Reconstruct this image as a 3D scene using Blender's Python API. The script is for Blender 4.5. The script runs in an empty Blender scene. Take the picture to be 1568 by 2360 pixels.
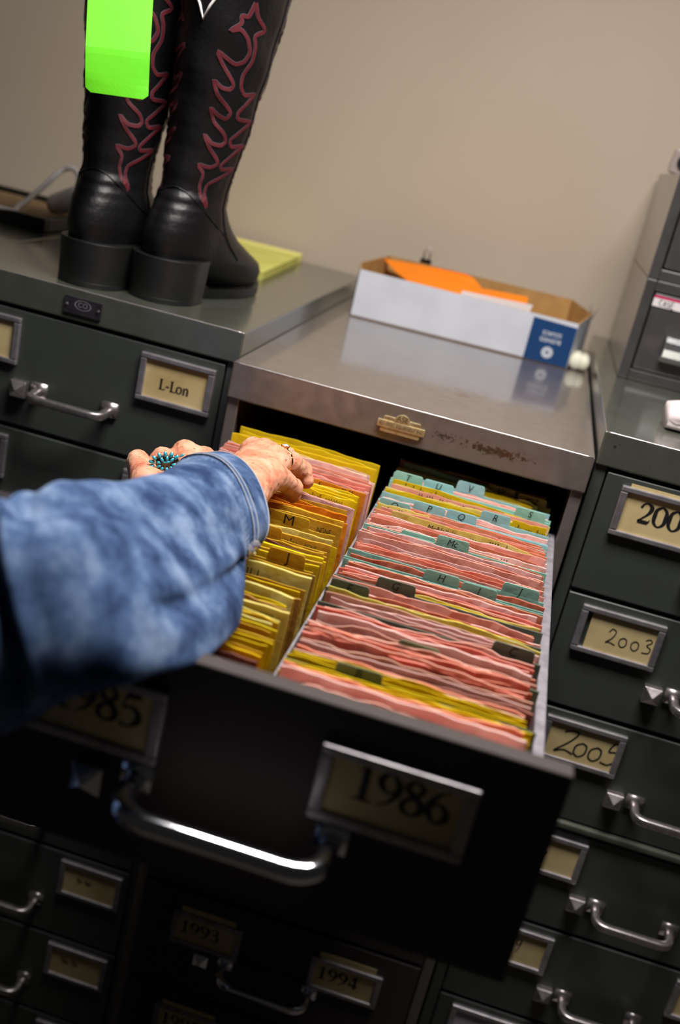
import bpy, math, random
import numpy as np
from mathutils import Vector, Matrix

S = bpy.context.scene
COL = S.collection
PI = math.pi

# ------------------------------------------------------------------ camera
CAM = Vector((0.35082, -1.29145, 0.30610))
ROT = Matrix(((0.9552, -0.2691, 0.1229), (0.2028, 0.2930, -0.9344), (0.2154, 0.9175, 0.3344)))
FPX = 2463.78
cam_data = bpy.data.cameras.new('camera')
cam = bpy.data.objects.new('camera', cam_data)
COL.objects.link(cam)
cam.matrix_world = Matrix.Translation(CAM) @ ROT.to_4x4()
cam_data.sensor_fit = 'VERTICAL'
cam_data.sensor_height = 36.0
cam_data.lens = 36.0 * FPX / 2360.0
cam_data.clip_start = 0.02
cam_data.dof.use_dof = True
cam_data.dof.focus_distance = 1.14
cam_data.dof.aperture_fstop = 3.2
S.camera = cam

def K(u, v, D):
    """world point seen at picture position (u, v) at depth D metres"""
    r = ROT @ Vector(((u - 784) / FPX, -(v - 1180) / FPX, -1))
    return CAM + r * D
RIGHT, UP, TOW = ROT.col[0].copy(), ROT.col[1].copy(), ROT.col[2].copy()

# ------------------------------------------------------------------ world, lamps, exposure
w = bpy.data.worlds.new('world'); S.world = w; w.use_nodes = True
w.node_tree.nodes['Background'].inputs[0].default_value = (0.80, 0.78, 0.80, 1)
w.node_tree.nodes['Background'].inputs[1].default_value = 0.013
def area_light(name, loc, sx, sy, energy, color, target=None):
    l = bpy.data.lights.new(name, 'AREA'); l.shape = 'RECTANGLE'; l.size = sx; l.size_y = sy
    l.energy = energy; l.color = color
    o = bpy.data.objects.new(name, l); COL.objects.link(o); o.location = loc
    if target is not None:
        o.rotation_euler = (Vector(target) - Vector(loc)).to_track_quat('-Z', 'Y').to_euler()
    return o
area_light('ceiling_troffer_light', (0.37, -0.36, 1.12), 0.80, 0.30, 36.0, (1.0, 0.965, 0.93))
S.view_settings.view_transform = 'Standard'
S.view_settings.look = 'None'
S.view_settings.gamma = 1.0
S.view_settings.use_curve_mapping = False
S.view_settings.exposure = 0.0

# ------------------------------------------------------------------ helpers
ORG = {}
def srgb(*c):
    return tuple((x / 255 / 12.92 if x <= 10 else ((x / 255 + 0.055) / 1.055) ** 2.4) for x in c)

def prop(o, label=None, cat=None, group=None, kind=None):
    if label: o['label'] = label
    if cat: o['category'] = cat
    if group: o['group'] = group
    if kind: o['kind'] = kind
    return o

def root(name, label, cat, loc=(0, 0, 0), group=None, rot=None):
    o = bpy.data.objects.new(name, None); COL.objects.link(o)
    o.location = loc; o.empty_display_size = 0.02
    if rot: o.rotation_euler = rot
    ORG[o.name] = Vector(loc) if not rot else None
    return prop(o, label, cat, group)

class MB:
    def __init__(s): s.v = []; s.f = []; s.m = []; s.mi = 0
    def add(s, vs, fs):
        n = len(s.v); s.v.extend([tuple(p) for p in vs])
        s.f.extend([tuple(i + n for i in q) for q in fs]); s.m.extend([s.mi] * len(fs)); return s
    def box(s, x0, x1, y0, y1, z0, z1):
        vs = [(x, y, z) for z in (z0, z1) for y in (y0, y1) for x in (x0, x1)]
        return s.add(vs, [(0, 2, 3, 1), (4, 5, 7, 6), (0, 1, 5, 4), (2, 6, 7, 3), (0, 4, 6, 2), (1, 3, 7, 5)])
    def loft(s, rings, close=True, cap0=True, cap1=True):
        n = len(rings[0]); vs = [p for r in rings for p in r]; fs = []
        for i in range(len(rings) - 1):
            for j in range(n if close else n - 1):
                k = (j + 1) % n
                fs.append((i * n + j, i * n + k, (i + 1) * n + k, (i + 1) * n + j))
        if cap0: fs.append(tuple(reversed(range(n))))
        if cap1: fs.append(tuple((len(rings) - 1) * n + j for j in range(n)))
        return s.add(vs, fs)
    def tube(s, path, r, n=10, up=(0, 0, 1), flat=1.0, power=2.0):
        path = [Vector(p) for p in path]; rings = []
        for i, p in enumerate(path):
            t = (path[min(i + 1, len(path) - 1)] - path[max(i - 1, 0)]).normalized()
            a = t.cross(Vector(up))
            if a.length < 1e-4: a = t.cross(Vector((1, 0, 0)))
            a.normalize(); b = a.cross(t).normalized()
            rr = r[i] if isinstance(r, (list, tuple)) else r
            ring = []
            for k in range(n):
                th = 2 * PI * (k + .5) / n; c, q = math.cos(th), math.sin(th)
                c = math.copysign(abs(c) ** (2 / power), c); q = math.copysign(abs(q) ** (2 / power), q)
                ring.append(p + a * c * rr + b * q * rr * flat)
            rings.append(ring)
        return s.loft(rings)
    def cyl(s, p0, p1, r0, r1=None, n=20):
        r1 = r0 if r1 is None else r1
        return s.tube([p0, p1], [r0, r1], n)
    def ell(s, c, rx, ry, rz, axes=None, n=10, m=7):
        A = axes or (Vector((1, 0, 0)), Vector((0, 1, 0)), Vector((0, 0, 1))); c = Vector(c); rings = []
        for i in range(m + 1):
            ph = -PI / 2 + PI * (i + .02) / (m + .04)
            rings.append([c + A[0] * (rx * math.cos(ph) * math.cos(2 * PI * k / n)) + A[1] * (ry * math.cos(ph) * math.sin(2 * PI * k / n)) + A[2] * (rz * math.sin(ph)) for k in range(n)])
        return s.loft(rings)
    def prism(s, poly, P, depth):
        """poly: 2D points, P(x, y, d) -> 3D"""
        n = len(poly); vs = [P(x, y, 0) for x, y in poly] + [P(x, y, depth) for x, y in poly]
        fs = [tuple(range(n)), tuple(reversed(range(n, 2 * n)))] + [(i, n + i, n + (i + 1) % n, (i + 1) % n) for i in range(n)]
        return s.add(vs, fs)

def O(name, mb, mats, parent=None, smooth=False, bevel=0, seg=2, world=True, subd=0):
    me = bpy.data.meshes.new(name)
    off = Vector((0, 0, 0))
    if parent is not None and world:
        off = ORG.get(parent.name) or Vector((0, 0, 0))
    vs = [(p[0] - off.x, p[1] - off.y, p[2] - off.z) for p in mb.v]
    me.from_pydata(vs, [], mb.f); me.validate()
    if not isinstance(mats, (list, tuple)): mats = [mats]
    for m in mats: me.materials.append(m)
    if len(mats) > 1 and len(me.polygons) == len(mb.m): me.polygons.foreach_set('material_index', mb.m)
    if smooth: me.polygons.foreach_set('use_smooth', [True] * len(me.polygons))
    me.update()
    o = bpy.data.objects.new(name, me); COL.objects.link(o)
    if parent is not None: o.parent = parent; ORG[o.name] = off
    else: ORG[o.name] = Vector((0, 0, 0))
    if bevel:
        b = o.modifiers.new('bevel', 'BEVEL'); b.width = bevel; b.segments = seg; b.limit_method = 'ANGLE'; b.angle_limit = math.radians(40)
        b.harden_normals = False
    if subd:
        b = o.modifiers.new('subsurf', 'SUBSURF'); b.levels = subd; b.render_levels = subd
    return o

# ---- materials
def mat(name, base, rough=.5, metal=0., coat=0., coat_r=.1, spec=.5, noise=None, bump=None, spots=None, sss=0., randv=0., stretch=None):
    """noise=(scale, colour2, low, high); spots=(scale, colour, threshold); bump=(scale, strength, distance)"""
    m = bpy.data.materials.new(name); m.use_nodes = True; nt = m.node_tree; N = nt.nodes; Lk = nt.links
    b = N['Principled BSDF']
    b.inputs['Base Color'].default_value = (*base, 1); b.inputs['Roughness'].default_value = rough
    b.inputs['Metallic'].default_value = metal; b.inputs['Coat Weight'].default_value = coat
    b.inputs['Coat Roughness'].default_value = coat_r; b.inputs['Specular IOR Level'].default_value = spec
    if sss: b.inputs['Subsurface Weight'].default_value = sss; b.inputs['Subsurface Radius'].default_value = (.012, .004, .002); b.inputs['Subsurface Scale'].default_value = 1.0
    tc = N.new('ShaderNodeTexCoord'); src = tc.outputs['Object']
    if stretch:
        mp = N.new('ShaderNodeMapping'); mp.inputs['Scale'].default_value = stretch; Lk.new(src, mp.inputs[0]); src = mp.outputs[0]
    col = None
    if noise:
        t = N.new('ShaderNodeTexNoise'); t.inputs['Scale'].default_value = noise[0]; t.inputs['Detail'].default_value = 5; Lk.new(src, t.inputs['Vector'])
        r = N.new('ShaderNodeValToRGB'); r.color_ramp.elements[0].position = noise[2]; r.color_ramp.elements[1].position = noise[3]
        r.color_ramp.elements[0].color = (*base, 1); r.color_ramp.elements[1].color = (*noise[1], 1)
        Lk.new(t.outputs['Fac'], r.inputs[0]); col = r.outputs[0]
    if spots:
        t = N.new('ShaderNodeTexNoise'); t.inputs['Scale'].default_value = spots[0]; t.inputs['Detail'].default_value = 6; t.inputs['Roughness'].default_value = .65; Lk.new(src, t.inputs['Vector'])
        r = N.new('ShaderNodeValToRGB'); r.color_ramp.elements[0].position = spots[2]; r.color_ramp.elements[1].position = spots[2] + .05
        Lk.new(t.outputs['Fac'], r.inputs[0]); mx = N.new('ShaderNodeMix'); mx.data_type = 'RGBA'; Lk.new(r.outputs[0], mx.inputs[0])
        if col: Lk.new(col, mx.inputs[6])
        else: mx.inputs[6].default_value = (*base, 1)
        mx.inputs[7].default_value = (*spots[1], 1); col = mx.outputs[2]
    if randv:
        oi = N.new('ShaderNodeObjectInfo'); mr = N.new('ShaderNodeMapRange'); mr.inputs[3].default_value = 1 - randv; mr.inputs[4].default_value = 1 + randv * .5
        Lk.new(oi.outputs['Random'], mr.inputs[0]); hs = N.new('ShaderNodeHueSaturation'); Lk.new(mr.outputs[0], hs.inputs['Value'])
        mr2 = N.new('ShaderNodeMapRange'); mr2.inputs[3].default_value = .5 - randv * .05; mr2.inputs[4].default_value = .5 + randv * .05
        m2 = N.new('ShaderNodeMath'); m2.operation = 'FRACT'; m3 = N.new('ShaderNodeMath'); m3.operation = 'MULTIPLY'; m3.inputs[1].default_value = 7.31
        Lk.new(oi.outputs['Random'], m3.inputs[0]); Lk.new(m3.outputs[0], m2.inputs[0]); Lk.new(m2.outputs[0], mr2.inputs[0]); Lk.new(mr2.outputs[0], hs.inputs['Hue'])
        if col: Lk.new(col, hs.inputs['Color'])
        else: hs.inputs['Color'].default_value = (*base, 1)
        col = hs.outputs[0]
    if col: Lk.new(col, b.inputs['Base Color'])
    if bump:
        t = N.new('ShaderNodeTexNoise'); t.inputs['Scale'].default_value = bump[0]; t.inputs['Detail'].default_value = 6; Lk.new(src, t.inputs['Vector'])
        bp = N.new('ShaderNodeBump'); bp.inputs['Strength'].default_value = bump[1]; bp.inputs['Distance'].default_value = bump[2]
        Lk.new(t.outputs['Fac'], bp.inputs['Height']); Lk.new(bp.outputs[0], b.inputs['Normal'])
    return m

M_wall = mat('wall_paint', srgb(196, 180, 161), .75, noise=(3, srgb(190, 173, 153), .3, .7), bump=(220, .12, .002))
M_floor = mat('floor_tile', srgb(90, 82, 74), .5, noise=(8, srgb(75, 68, 62), .3, .7))
M_taupe = mat('taupe_enamel', srgb(116, 106, 101), .32, .25, coat=.9, coat_r=.09, noise=(60, srgb(106, 96, 91), .35, .7), spots=(42, srgb(70, 46, 33), .70), bump=(300, .05, .0006))
def add_stain(m, centre, size, scale, colour, thr):
    nt = m.node_tree; N = nt.nodes; L = nt.links; b = N['Principled BSDF']; src = b.inputs['Base Color'].links[0].from_socket
    tc = N.new('ShaderNodeTexCoord'); mp = N.new('ShaderNodeMapping'); mp.vector_type = 'POINT'
    mp.inputs['Scale'].default_value = tuple(1 / q for q in size); mp.inputs['Location'].default_value = tuple(-c / q for c, q in zip(centre, size)); L.new(tc.outputs['Object'], mp.inputs[0])
    ln = N.new('ShaderNodeVectorMath'); ln.operation = 'LENGTH'; L.new(mp.outputs[0], ln.inputs[0])
    n = N.new('ShaderNodeTexNoise'); n.inputs['Scale'].default_value = scale; n.inputs['Detail'].default_value = 8; n.inputs['Roughness'].default_value = .7; L.new(tc.outputs['Object'], n.inputs['Vector'])
    a = N.new('ShaderNodeMath'); a.operation = 'MULTIPLY_ADD'; a.inputs[1].default_value = -.22; L.new(ln.outputs['Value'], a.inputs[0]); L.new(n.outputs['Fac'], a.inputs[2])
    r = N.new('ShaderNodeMapRange'); r.inputs[1].default_value = thr; r.inputs[2].default_value = thr + .05; L.new(a.outputs[0], r.inputs[0])
    mx = N.new('ShaderNodeMix'); mx.data_type = 'RGBA'; L.new(r.outputs[0], mx.inputs[0]); L.new(src, mx.inputs[6]); mx.inputs[7].default_value = (*colour, 1); L.new(mx.outputs[2], b.inputs['Base Color'])
add_stain(M_taupe, (.115, -.40, 1.350), (.055, .02, .0085), 170, srgb(66, 46, 28), .36)
add_stain(M_taupe, (.050, -.40, 1.352), (.030, .02, .010), 260, srgb(60, 54, 54), .42)
add_stain(M_taupe, (.06, -.25, 1.375), (.12, .12, .02), 55, srgb(96, 72, 56), .50)
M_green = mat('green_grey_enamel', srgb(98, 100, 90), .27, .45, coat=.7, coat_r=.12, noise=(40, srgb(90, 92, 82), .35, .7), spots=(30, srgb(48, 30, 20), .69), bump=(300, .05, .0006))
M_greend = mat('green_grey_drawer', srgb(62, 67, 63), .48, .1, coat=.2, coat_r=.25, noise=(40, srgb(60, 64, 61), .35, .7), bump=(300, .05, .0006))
M_taupe_shade = mat('shaded_taupe_front', srgb(66, 58, 56), .62, .0, spec=.3)  # same taupe paint, with the deep shade of the fronts put into its colour
M_edge = mat('worn_edge_highlight', srgb(190, 185, 185), .3, .8)
M_rim = mat('drawer_side_steel', srgb(170, 165, 172), .4, .4, noise=(90, srgb(140, 134, 142), .3, .7))
M_dark = mat('dark_steel_inside', srgb(40, 37, 36), .6, .2)
M_alu = mat('aluminium', srgb(200, 192, 192), .3, .9, noise=(120, srgb(165, 156, 156), .35, .7), bump=(400, .15, .0005))
M_alud = mat('aged_aluminium_frame', srgb(186, 180, 184), .40, .75, noise=(60, srgb(150, 143, 147), .3, .7))
M_chrome = mat('chrome', srgb(225, 225, 230), .12, 1.0)
M_chr2 = mat('satin_chrome', srgb(228, 228, 230), .26, 1.0)
M_card = mat('cream_label_card', srgb(204, 182, 132), .7, noise=(18, srgb(182, 158, 106), .45, .75), spots=(38, srgb(140, 105, 60), .72))
M_cardl = mat('lavender_label_card', srgb(190, 178, 190), .7)
M_ink = mat('black_ink', srgb(18, 16, 20), .6)
M_inkp = mat('purple_ink', srgb(50, 40, 90), .6)
M_brass = mat('brass', srgb(214, 200, 158), .42, .7, noise=(160, srgb(190, 168, 118), .35, .7))
M_brd = mat('tarnished_brass', srgb(96, 78, 50), .5, .6)
M_plate = mat('dark_tin_plate', srgb(88, 84, 92), .35, .7, noise=(90, srgb(60, 57, 64), .3, .7), bump=(200, .3, .001))
def paper(n, c, c2=None, sp=None):
    c2 = c2 or tuple(x * .86 for x in c)
    m = mat(n, c, .75, spec=.2, noise=(35, c2, .35, .7), spots=sp, randv=.14, bump=(60, .35, .003))
    nt = m.node_tree; b = nt.nodes['Principled BSDF']; t = nt.nodes.new('ShaderNodeBsdfTranslucent'); mx = nt.nodes.new('ShaderNodeMixShader'); mx.inputs[0].default_value = .38
    nt.links.new(b.inputs['Base Color'].links[0].from_socket, t.inputs['Color']); nt.links.new(b.outputs[0], mx.inputs[1]); nt.links.new(t.outputs[0], mx.inputs[2])
    nt.links.new(mx.outputs[0], nt.nodes['Material Output'].inputs[0])
    return m
P = dict(
    pink=paper('pink_paper', srgb(250, 200, 184), srgb(246, 178, 158)),
    lpink=paper('light_pink_paper', srgb(252, 222, 216), srgb(246, 200, 192)),
    salmon=paper('salmon_paper', srgb(246, 170, 138), srgb(238, 148, 112)),
    rose=paper('rose_paper', srgb(250, 174, 154), srgb(244, 152, 128)),
    beige=paper('beige_pink_paper', srgb(232, 194, 170), srgb(218, 170, 144)),
    yellow=paper('yellow_paper', srgb(248, 220, 36), srgb(236, 204, 20)),
    pale=paper('pale_yellow_paper', srgb(246, 234, 150), srgb(238, 220, 110)),
    gold=paper('golden_manila', srgb(240, 202, 70), srgb(228, 184, 44)),
    orange=paper('orange_manila', srgb(240, 164, 36), srgb(228, 142, 18)),
    tan=paper('tan_manila', srgb(216, 180, 104), srgb(198, 158, 78)),
    plum=paper('dusty_rose_paper', srgb(176, 120, 104), srgb(150, 96, 84)),
    teal=paper('teal_guide_card', srgb(186, 232, 220), srgb(172, 222, 208)),
    green=paper('sage_guide_card', srgb(158, 176, 142), srgb(144, 164, 128)),
    grey=paper('grey_green_guide_card', srgb(146, 158, 142), srgb(132, 144, 128)),
    blue=paper('blue_green_guide_card', srgb(194, 236, 238), srgb(176, 226, 228)))

# ---- writing: pen strokes with a width at each point, unit height 1
G = {
 '0': [[(.25, 1, .05), (.08, .82, .10), (.05, .5, .13), (.08, .18, .10), (.25, 0, .05), (.42, .18, .10), (.45, .5, .13), (.42, .82, .10), (.25, 1, .05)]],
 '1': [[(.27, 0, .13), (.27, .5, .13), (.27, 1, .13)], [(.29, .98, .03), (.10, .87, .03)], [(.08, .02, .04), (.27, .02, .05), (.46, .02, .04)]],
 '2': [[(.05, .72, .08), (.12, .92, .06), (.25, .99, .05), (.40, .88, .12), (.42, .70, .13), (.31, .42, .07), (.04, .05, .04)], [(.05, .06, .12), (.25, .06, .12), (.42, .06, .11)], [(.42, .06, .06), (.47, .24, .02)]],
 '3': [[(.06, .80, .07), (.22, .98, .05), (.38, .84, .12), (.36, .66, .10), (.18, .54, .04)], [(.18, .54, .04), (.38, .44, .10), (.43, .25, .13), (.33, .05, .07), (.18, .0, .05), (.06, .09, .10)]],
 '4': [[(.33, 1, .05), (.18, .65, .05), (.02, .30, .04)], [(.01, .27, .09), (.25, .27, .09), (.50, .27, .09)], [(.35, 1, .12), (.35, .5, .12), (.35, 0, .12)]],
 '5': [[(.12, .95, .04), (.10, .75, .04), (.08, .55, .04)], [(.12, .93, .12), (.27, .93, .12), (.44, .96, .10)], [(.08, .52, .05), (.25, .60, .06), (.41, .42, .12), (.40, .20, .13), (.26, .03, .05), (.12, .0, .05), (.05, .09, .09)]],
 '6': [[(.43, .99, .03), (.22, .84, .06), (.08, .52, .12), (.07, .25, .13), (.25, .0, .05), (.41, .14, .12), (.42, .36, .12), (.27, .56, .05), (.12, .46, .04)]],
 '7': [[(.04, .93, .12), (.25, .93, .12), (.46, .94, .12)], [(.05, .92, .03), (.02, .74, .02)], [(.45, .92, .05), (.32, .55, .06), (.19, 0, .12)]],
 '8': [[(.25, 1, .05), (.11, .88, .10), (.12, .70, .11), (.28, .54, .10), (.42, .34, .12), (.41, .12, .11), (.25, 0, .05), (.08, .12, .10), (.08, .34, .10), (.24, .52, .07), (.38, .70, .09), (.39, .88, .09), (.25, 1, .05)]],
 '-': [[(.05, .36, .09), (.28, .36, .09)]],
 'L': [[(.14, 0, .13), (.14, .5, .13), (.14, 1, .13)], [(.02, .98, .04), (.26, .98, .04)], [(.02, .02, .05), (.30, .02, .05), (.46, .02, .05)], [(.46, .02, .05), (.50, .26, .02)]],
 'o': [[(.22, .66, .05), (.07, .52, .10), (.07, .16, .10), (.22, .0, .05), (.38, .16, .10), (.38, .52, .10), (.22, .66, .05)]],
 'n': [[(.10, 0, .12), (.10, .6, .12)], [(.02, .64, .04), (.12, .64, .04)], [(.12, .48, .04), (.25, .66, .07), (.37, .52, .12), (.37, 0, .12)], [(.02, .01, .03), (.18, .01, .03)], [(.29, .01, .03), (.46, .01, .03)]],
 'S': [[(.42, .78, .05), (.27, .98, .06), (.08, .82, .10), (.12, .60, .13), (.38, .40, .13), (.42, .18, .11), (.24, .0, .06), (.05, .18, .05)]],
 'i': [[(.1, 0, .11), (.1, .62, .11)], [(.1, .86, .13), (.1, .96, .13)], [(.02, .01, .04), (.18, .01, .04)]],
 'e': [[(.08, .38, .05), (.37, .40, .05), (.34, .6, .08), (.2, .67, .06), (.06, .48, .11), (.07, .18, .11), (.22, .0, .06), (.38, .12, .04)]],
 'u': [[(.10, .64, .12), (.10, .16, .12), (.2, .0, .06), (.33, .12, .04)], [(.37, .64, .12), (.37, 0, .12)]],
 'T': [[(.02, .96, .06), (.5, .96, .06)], [(.26, .96, .13), (.26, 0, .13)], [(.14, .01, .04), (.38, .01, .04)]],
 'h': [[(.10, 0, .12), (.10, 1, .12)], [(.12, .48, .04), (.25, .66, .07), (.37, .52, .12), (.37, 0, .12)], [(.02, .01, .03), (.46, .01, .03)]],
}
G['9'] = [[(.5 - x, 1 - y, q) for x, y, q in st] for st in G['6']]
def hw(pts, q=.07): return [(x, y, q) for x, y in pts]
H = {  # felt-pen numerals
 '2': [hw([(.05, .75), (.2, 1), (.42, .85), (.3, .4), (.02, .05), (.2, .1), (.55, .0)])],
 'Z': [hw([(.0, .88), (.25, 1.02), (.48, .95), (.3, .5), (-.05, -.02), (.25, .12), (.6, .02)])],
 '0': [hw([(.25, .62), (.06, .45), (.08, .12), (.28, .0), (.44, .2), (.40, .52), (.22, .62)])],
 '3': [hw([(.05, .85), (.28, .98), (.4, .8), (.18, .55), (.42, .38), (.36, .08), (.02, .02)])],
 '5': [hw([(.55, 1.02), (.2, .98), (.12, .6), (.35, .62), (.48, .35), (.3, .02), (.0, .05)])],
 '9': [hw([(.42, .9), (.15, .95), (.08, .6), (.3, .5), (.44, .9), (.38, .4), (.25, -.1)])],
}
def catmull(pts, n=6):
    if len(pts) < 3: return pts
    out = []
    p = [pts[0]] + list(pts) + [pts[-1]]
    for i in range(1, len(p) - 2):
        for k in range(n):
            t = k / n
            out.append(tuple(.5 * ((2 * b) + (-a + c) * t + (2 * a - 5 * b + 4 * c - d) * t * t + (-a + 3 * b - 3 * c + d) * t ** 3) for a, b, c, d in zip(p[i - 1], p[i], p[i + 1], p[i + 2])))
    out.append(tuple(pts[-1])); return out
def stroke(mb, pts, Pf, smooth=True):
    c = catmull(pts) if smooth else pts
    vs = []
    for i, (x, y, q) in enumerate(c):
        a, b = c[max(i - 1, 0)], c[min(i + 1, len(c) - 1)]
        dx, dy = b[0] - a[0], b[1] - a[1]; l = math.hypot(dx, dy) or 1
        nx, ny = -dy / l * q / 2, dx / l * q / 2
        vs += [Pf(x + nx, y + ny), Pf(x - nx, y - ny)]
    mb.add(vs, [(2 * i, 2 * i + 1, 2 * i + 3, 2 * i + 2) for i in range(len(c) - 1)])
def write(mb, text, Pf, adv=.56, glyphs=G, xs=1.0, bold=1.0):
    x = 0
    for ch in text:
        if ch == ' ': x += .3; continue
        for st in glyphs[ch]:
            stroke(mb, [(a * xs + x, b, q * bold) for a, b, q in st], Pf)
        x += {'-': .34 * xs, 'i': .24 * xs}.get(ch, adv)
    return x
_fc = {}
def font_mesh(s):
    if s in _fc: return _fc[s]
    cu = bpy.data.curves.new('t', 'FONT'); cu.body = s; cu.size = 1; cu.align_x = 'CENTER'; cu.align_y = 'CENTER'; cu.offset = 0
    o = bpy.data.objects.new('t', cu); COL.objects.link(o)
    dg = bpy.context.evaluated_depsgraph_get(); dg.update()
    me = o.evaluated_get(dg).to_mesh()
    r = ([v.co[:2] for v in me.vertices], [tuple(p.vertices) for p in me.polygons])
    o.evaluated_get(dg).to_mesh_clear(); bpy.data.objects.remove(o); bpy.data.curves.remove(cu)
    _fc[s] = r; return r
def ftext(mb, s, Pf, shear=0, sx=1.0):
    v, f = font_mesh(s)
    mb.add([Pf(x * sx + y * shear, y) for x, y in v], f)

rnd = random.Random(7)
def sn(x, s):
    return math.sin(x * 1.0 + s * 1.7) * .5 + math.sin(x * 2.3 + s * 4.1) * .3 + math.sin(x * 5.1 + s * 2.9) * .2

# ------------------------------------------------------------------ the room
FLOOR = -1.375
def struct(name, mb, m): return prop(O(name, mb, m), kind='structure')
struct('wall_back', MB().box(-2.2, 2.6, .865, .98, FLOOR, 1.32), M_wall)
struct('floor', MB().box(-2.2, 2.6, -3.6, .865, FLOOR - .1, FLOOR), M_floor)

# ------------------------------------------------------------------ filing cabinets
def u_handle(x0, x1, y, z, out, r, drop, mat_, parent, plate=True, bend=.016, power=4):
    mb = MB()
    xa, xb = x0 + .011, x1 - .011
    pts = []
    def arc(cx, sgn):
        res = []
        for k in range(7):
            t = k / 6 * PI / 2
            res.append((cx + sgn * bend * (1 - math.sin(t)) * -1, t))
        return res
    pts.append((xa, y + .002, z)); pts.append((xa + .001, y - out * .45, z - drop * .5))
    for k in range(6):
        t = k / 5 * PI / 2
        pts.append((xa + bend * (1 - math.cos(t)) + .001, y - out + bend * .8 * (1 - math.sin(t)), z - drop))
    mid = pts[-1]
    L = [(xa + xb - p[0], p[1], p[2]) for p in reversed(pts)]
    pts.append(((xa + xb) / 2, mid[1], mid[2])); pts += L
    mb.tube(pts, r, 14, up=(0, 0, 1), power=power)
    if plate:
        mb.box(x0, x0 + .023, y - .004, y + .003, z - .008, z + .012)
        mb.box(x1 - .023, x1, y - .004, y + .003, z - .008, z + .012)
    return O('handle', mb, mat_, parent, smooth=True)
def latch(x, y, z, parent, m):
    mb = MB(); s = .0115
    mb.loft([[(x - s, y, z - s), (x + s, y, z - s), (x + s, y, z + s), (x - s, y, z + s)],
             [(x - s, y - .010, z - s), (x + s, y - .010, z - s), (x + s, y - .010, z + s), (x - s, y - .010, z + s)],
             [(x - .001, y - .019, z - .001), (x + .001, y - .019, z - .001), (x + .001, y - .019, z + .001), (x - .001, y - .019, z + .001)]])
    return O('latch', mb, m, parent, bevel=.0006)
def label_frame(x0, zt, wd, ht, y, parent, m, b=.009, dep=.006):
    """frame face at y - dep, panel at y"""
    mb = MB(); ya, yb = y - dep, y + .001
    x1, zb = x0 + wd, zt - ht
    mb.box(x0, x1, ya, yb, zt - b * .8, zt); mb.box(x0, x1, ya, yb, zb, zb + b * .8)
    mb.box(x0, x0 + b, ya, yb, zb + b * .8, zt - b * .8); mb.box(x1 - b, x1, ya, yb, zb + b * .8, zt - b * .8)
    return O('label_holder', mb, m, parent, bevel=.0014)
def label_card(x0, zt, wd, ht, y, parent, m, text=None, th=.03, tx=.02, tz=.02, glyphs=G, rise=0., adv=.56, shear=0., xcut=0.):
    mb = MB(); ya = y - .0025
    mb.box(x0 + .006 + xcut, x0 + wd - .007, ya, y - .001, zt - ht + .006, zt - .006)
    if rise: mb.box(x0 + .010, x0 + wd - .012, y - .0022, y - .0012, zt - .01, zt + rise)
    if text:
        mb.mi = 1
        write(mb, text, lambda a, b: (x0 + tx + (a + shear * b) * th, ya - .0003, zt - ht + tz + b * th), adv, glyphs, 1.3 if glyphs is G else 1.1, 1.55 if glyphs is G else 1.0)
    return O('label_card', mb, [m, M_ink], parent)

def cabinet_shell(t, x0, x1, y0, yb, ztop, lip, zbot, m, mfront, rails, openings_top, side=.016, lipout=.006):
    mb = MB()
    mb.box(x0 + .001, x0 + side, y0 + .004, yb, zbot, ztop - lip + .001); mb.box(x1 - side, x1 - .001, y0 + .004, yb, zbot, ztop - lip + .001)
    mb.box(x0 + side, x1 - side, yb - .012, yb, zbot, ztop - lip); mb.box(x0 + side, x1 - side, y0 + .02, yb, zbot, zbot + .03)
    mb.box(x0 + side, x1 - side, y0 + .03, y0 + .05, zbot + .03, zbot + .09)
    for z in rails:
        mb.box(x0 + side, x1 - side, y0 + .012, y0 + .04, z - .004, z + .004)
    O('body', mb, mfront, t, bevel=.0012)
    tb = MB().box(x0, x1, y0 - lipout + .006, yb, ztop - lip, ztop)
    O('top', tb, m, t, bevel=.0022, seg=3)
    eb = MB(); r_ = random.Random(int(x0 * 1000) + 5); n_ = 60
    eb.tube([(x0 + .002 + (x1 - x0 - .004) * i / n_, y0 + .0010, ztop - .0009) for i in range(n_ + 1)], [.0009 + .0004 * r_.random() for i in range(n_ + 1)], 8)  # bright strip: worn bare metal and a highlight line built into the edge
    O('worn_edge_highlight', eb, M_edge, t, smooth=True)

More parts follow.
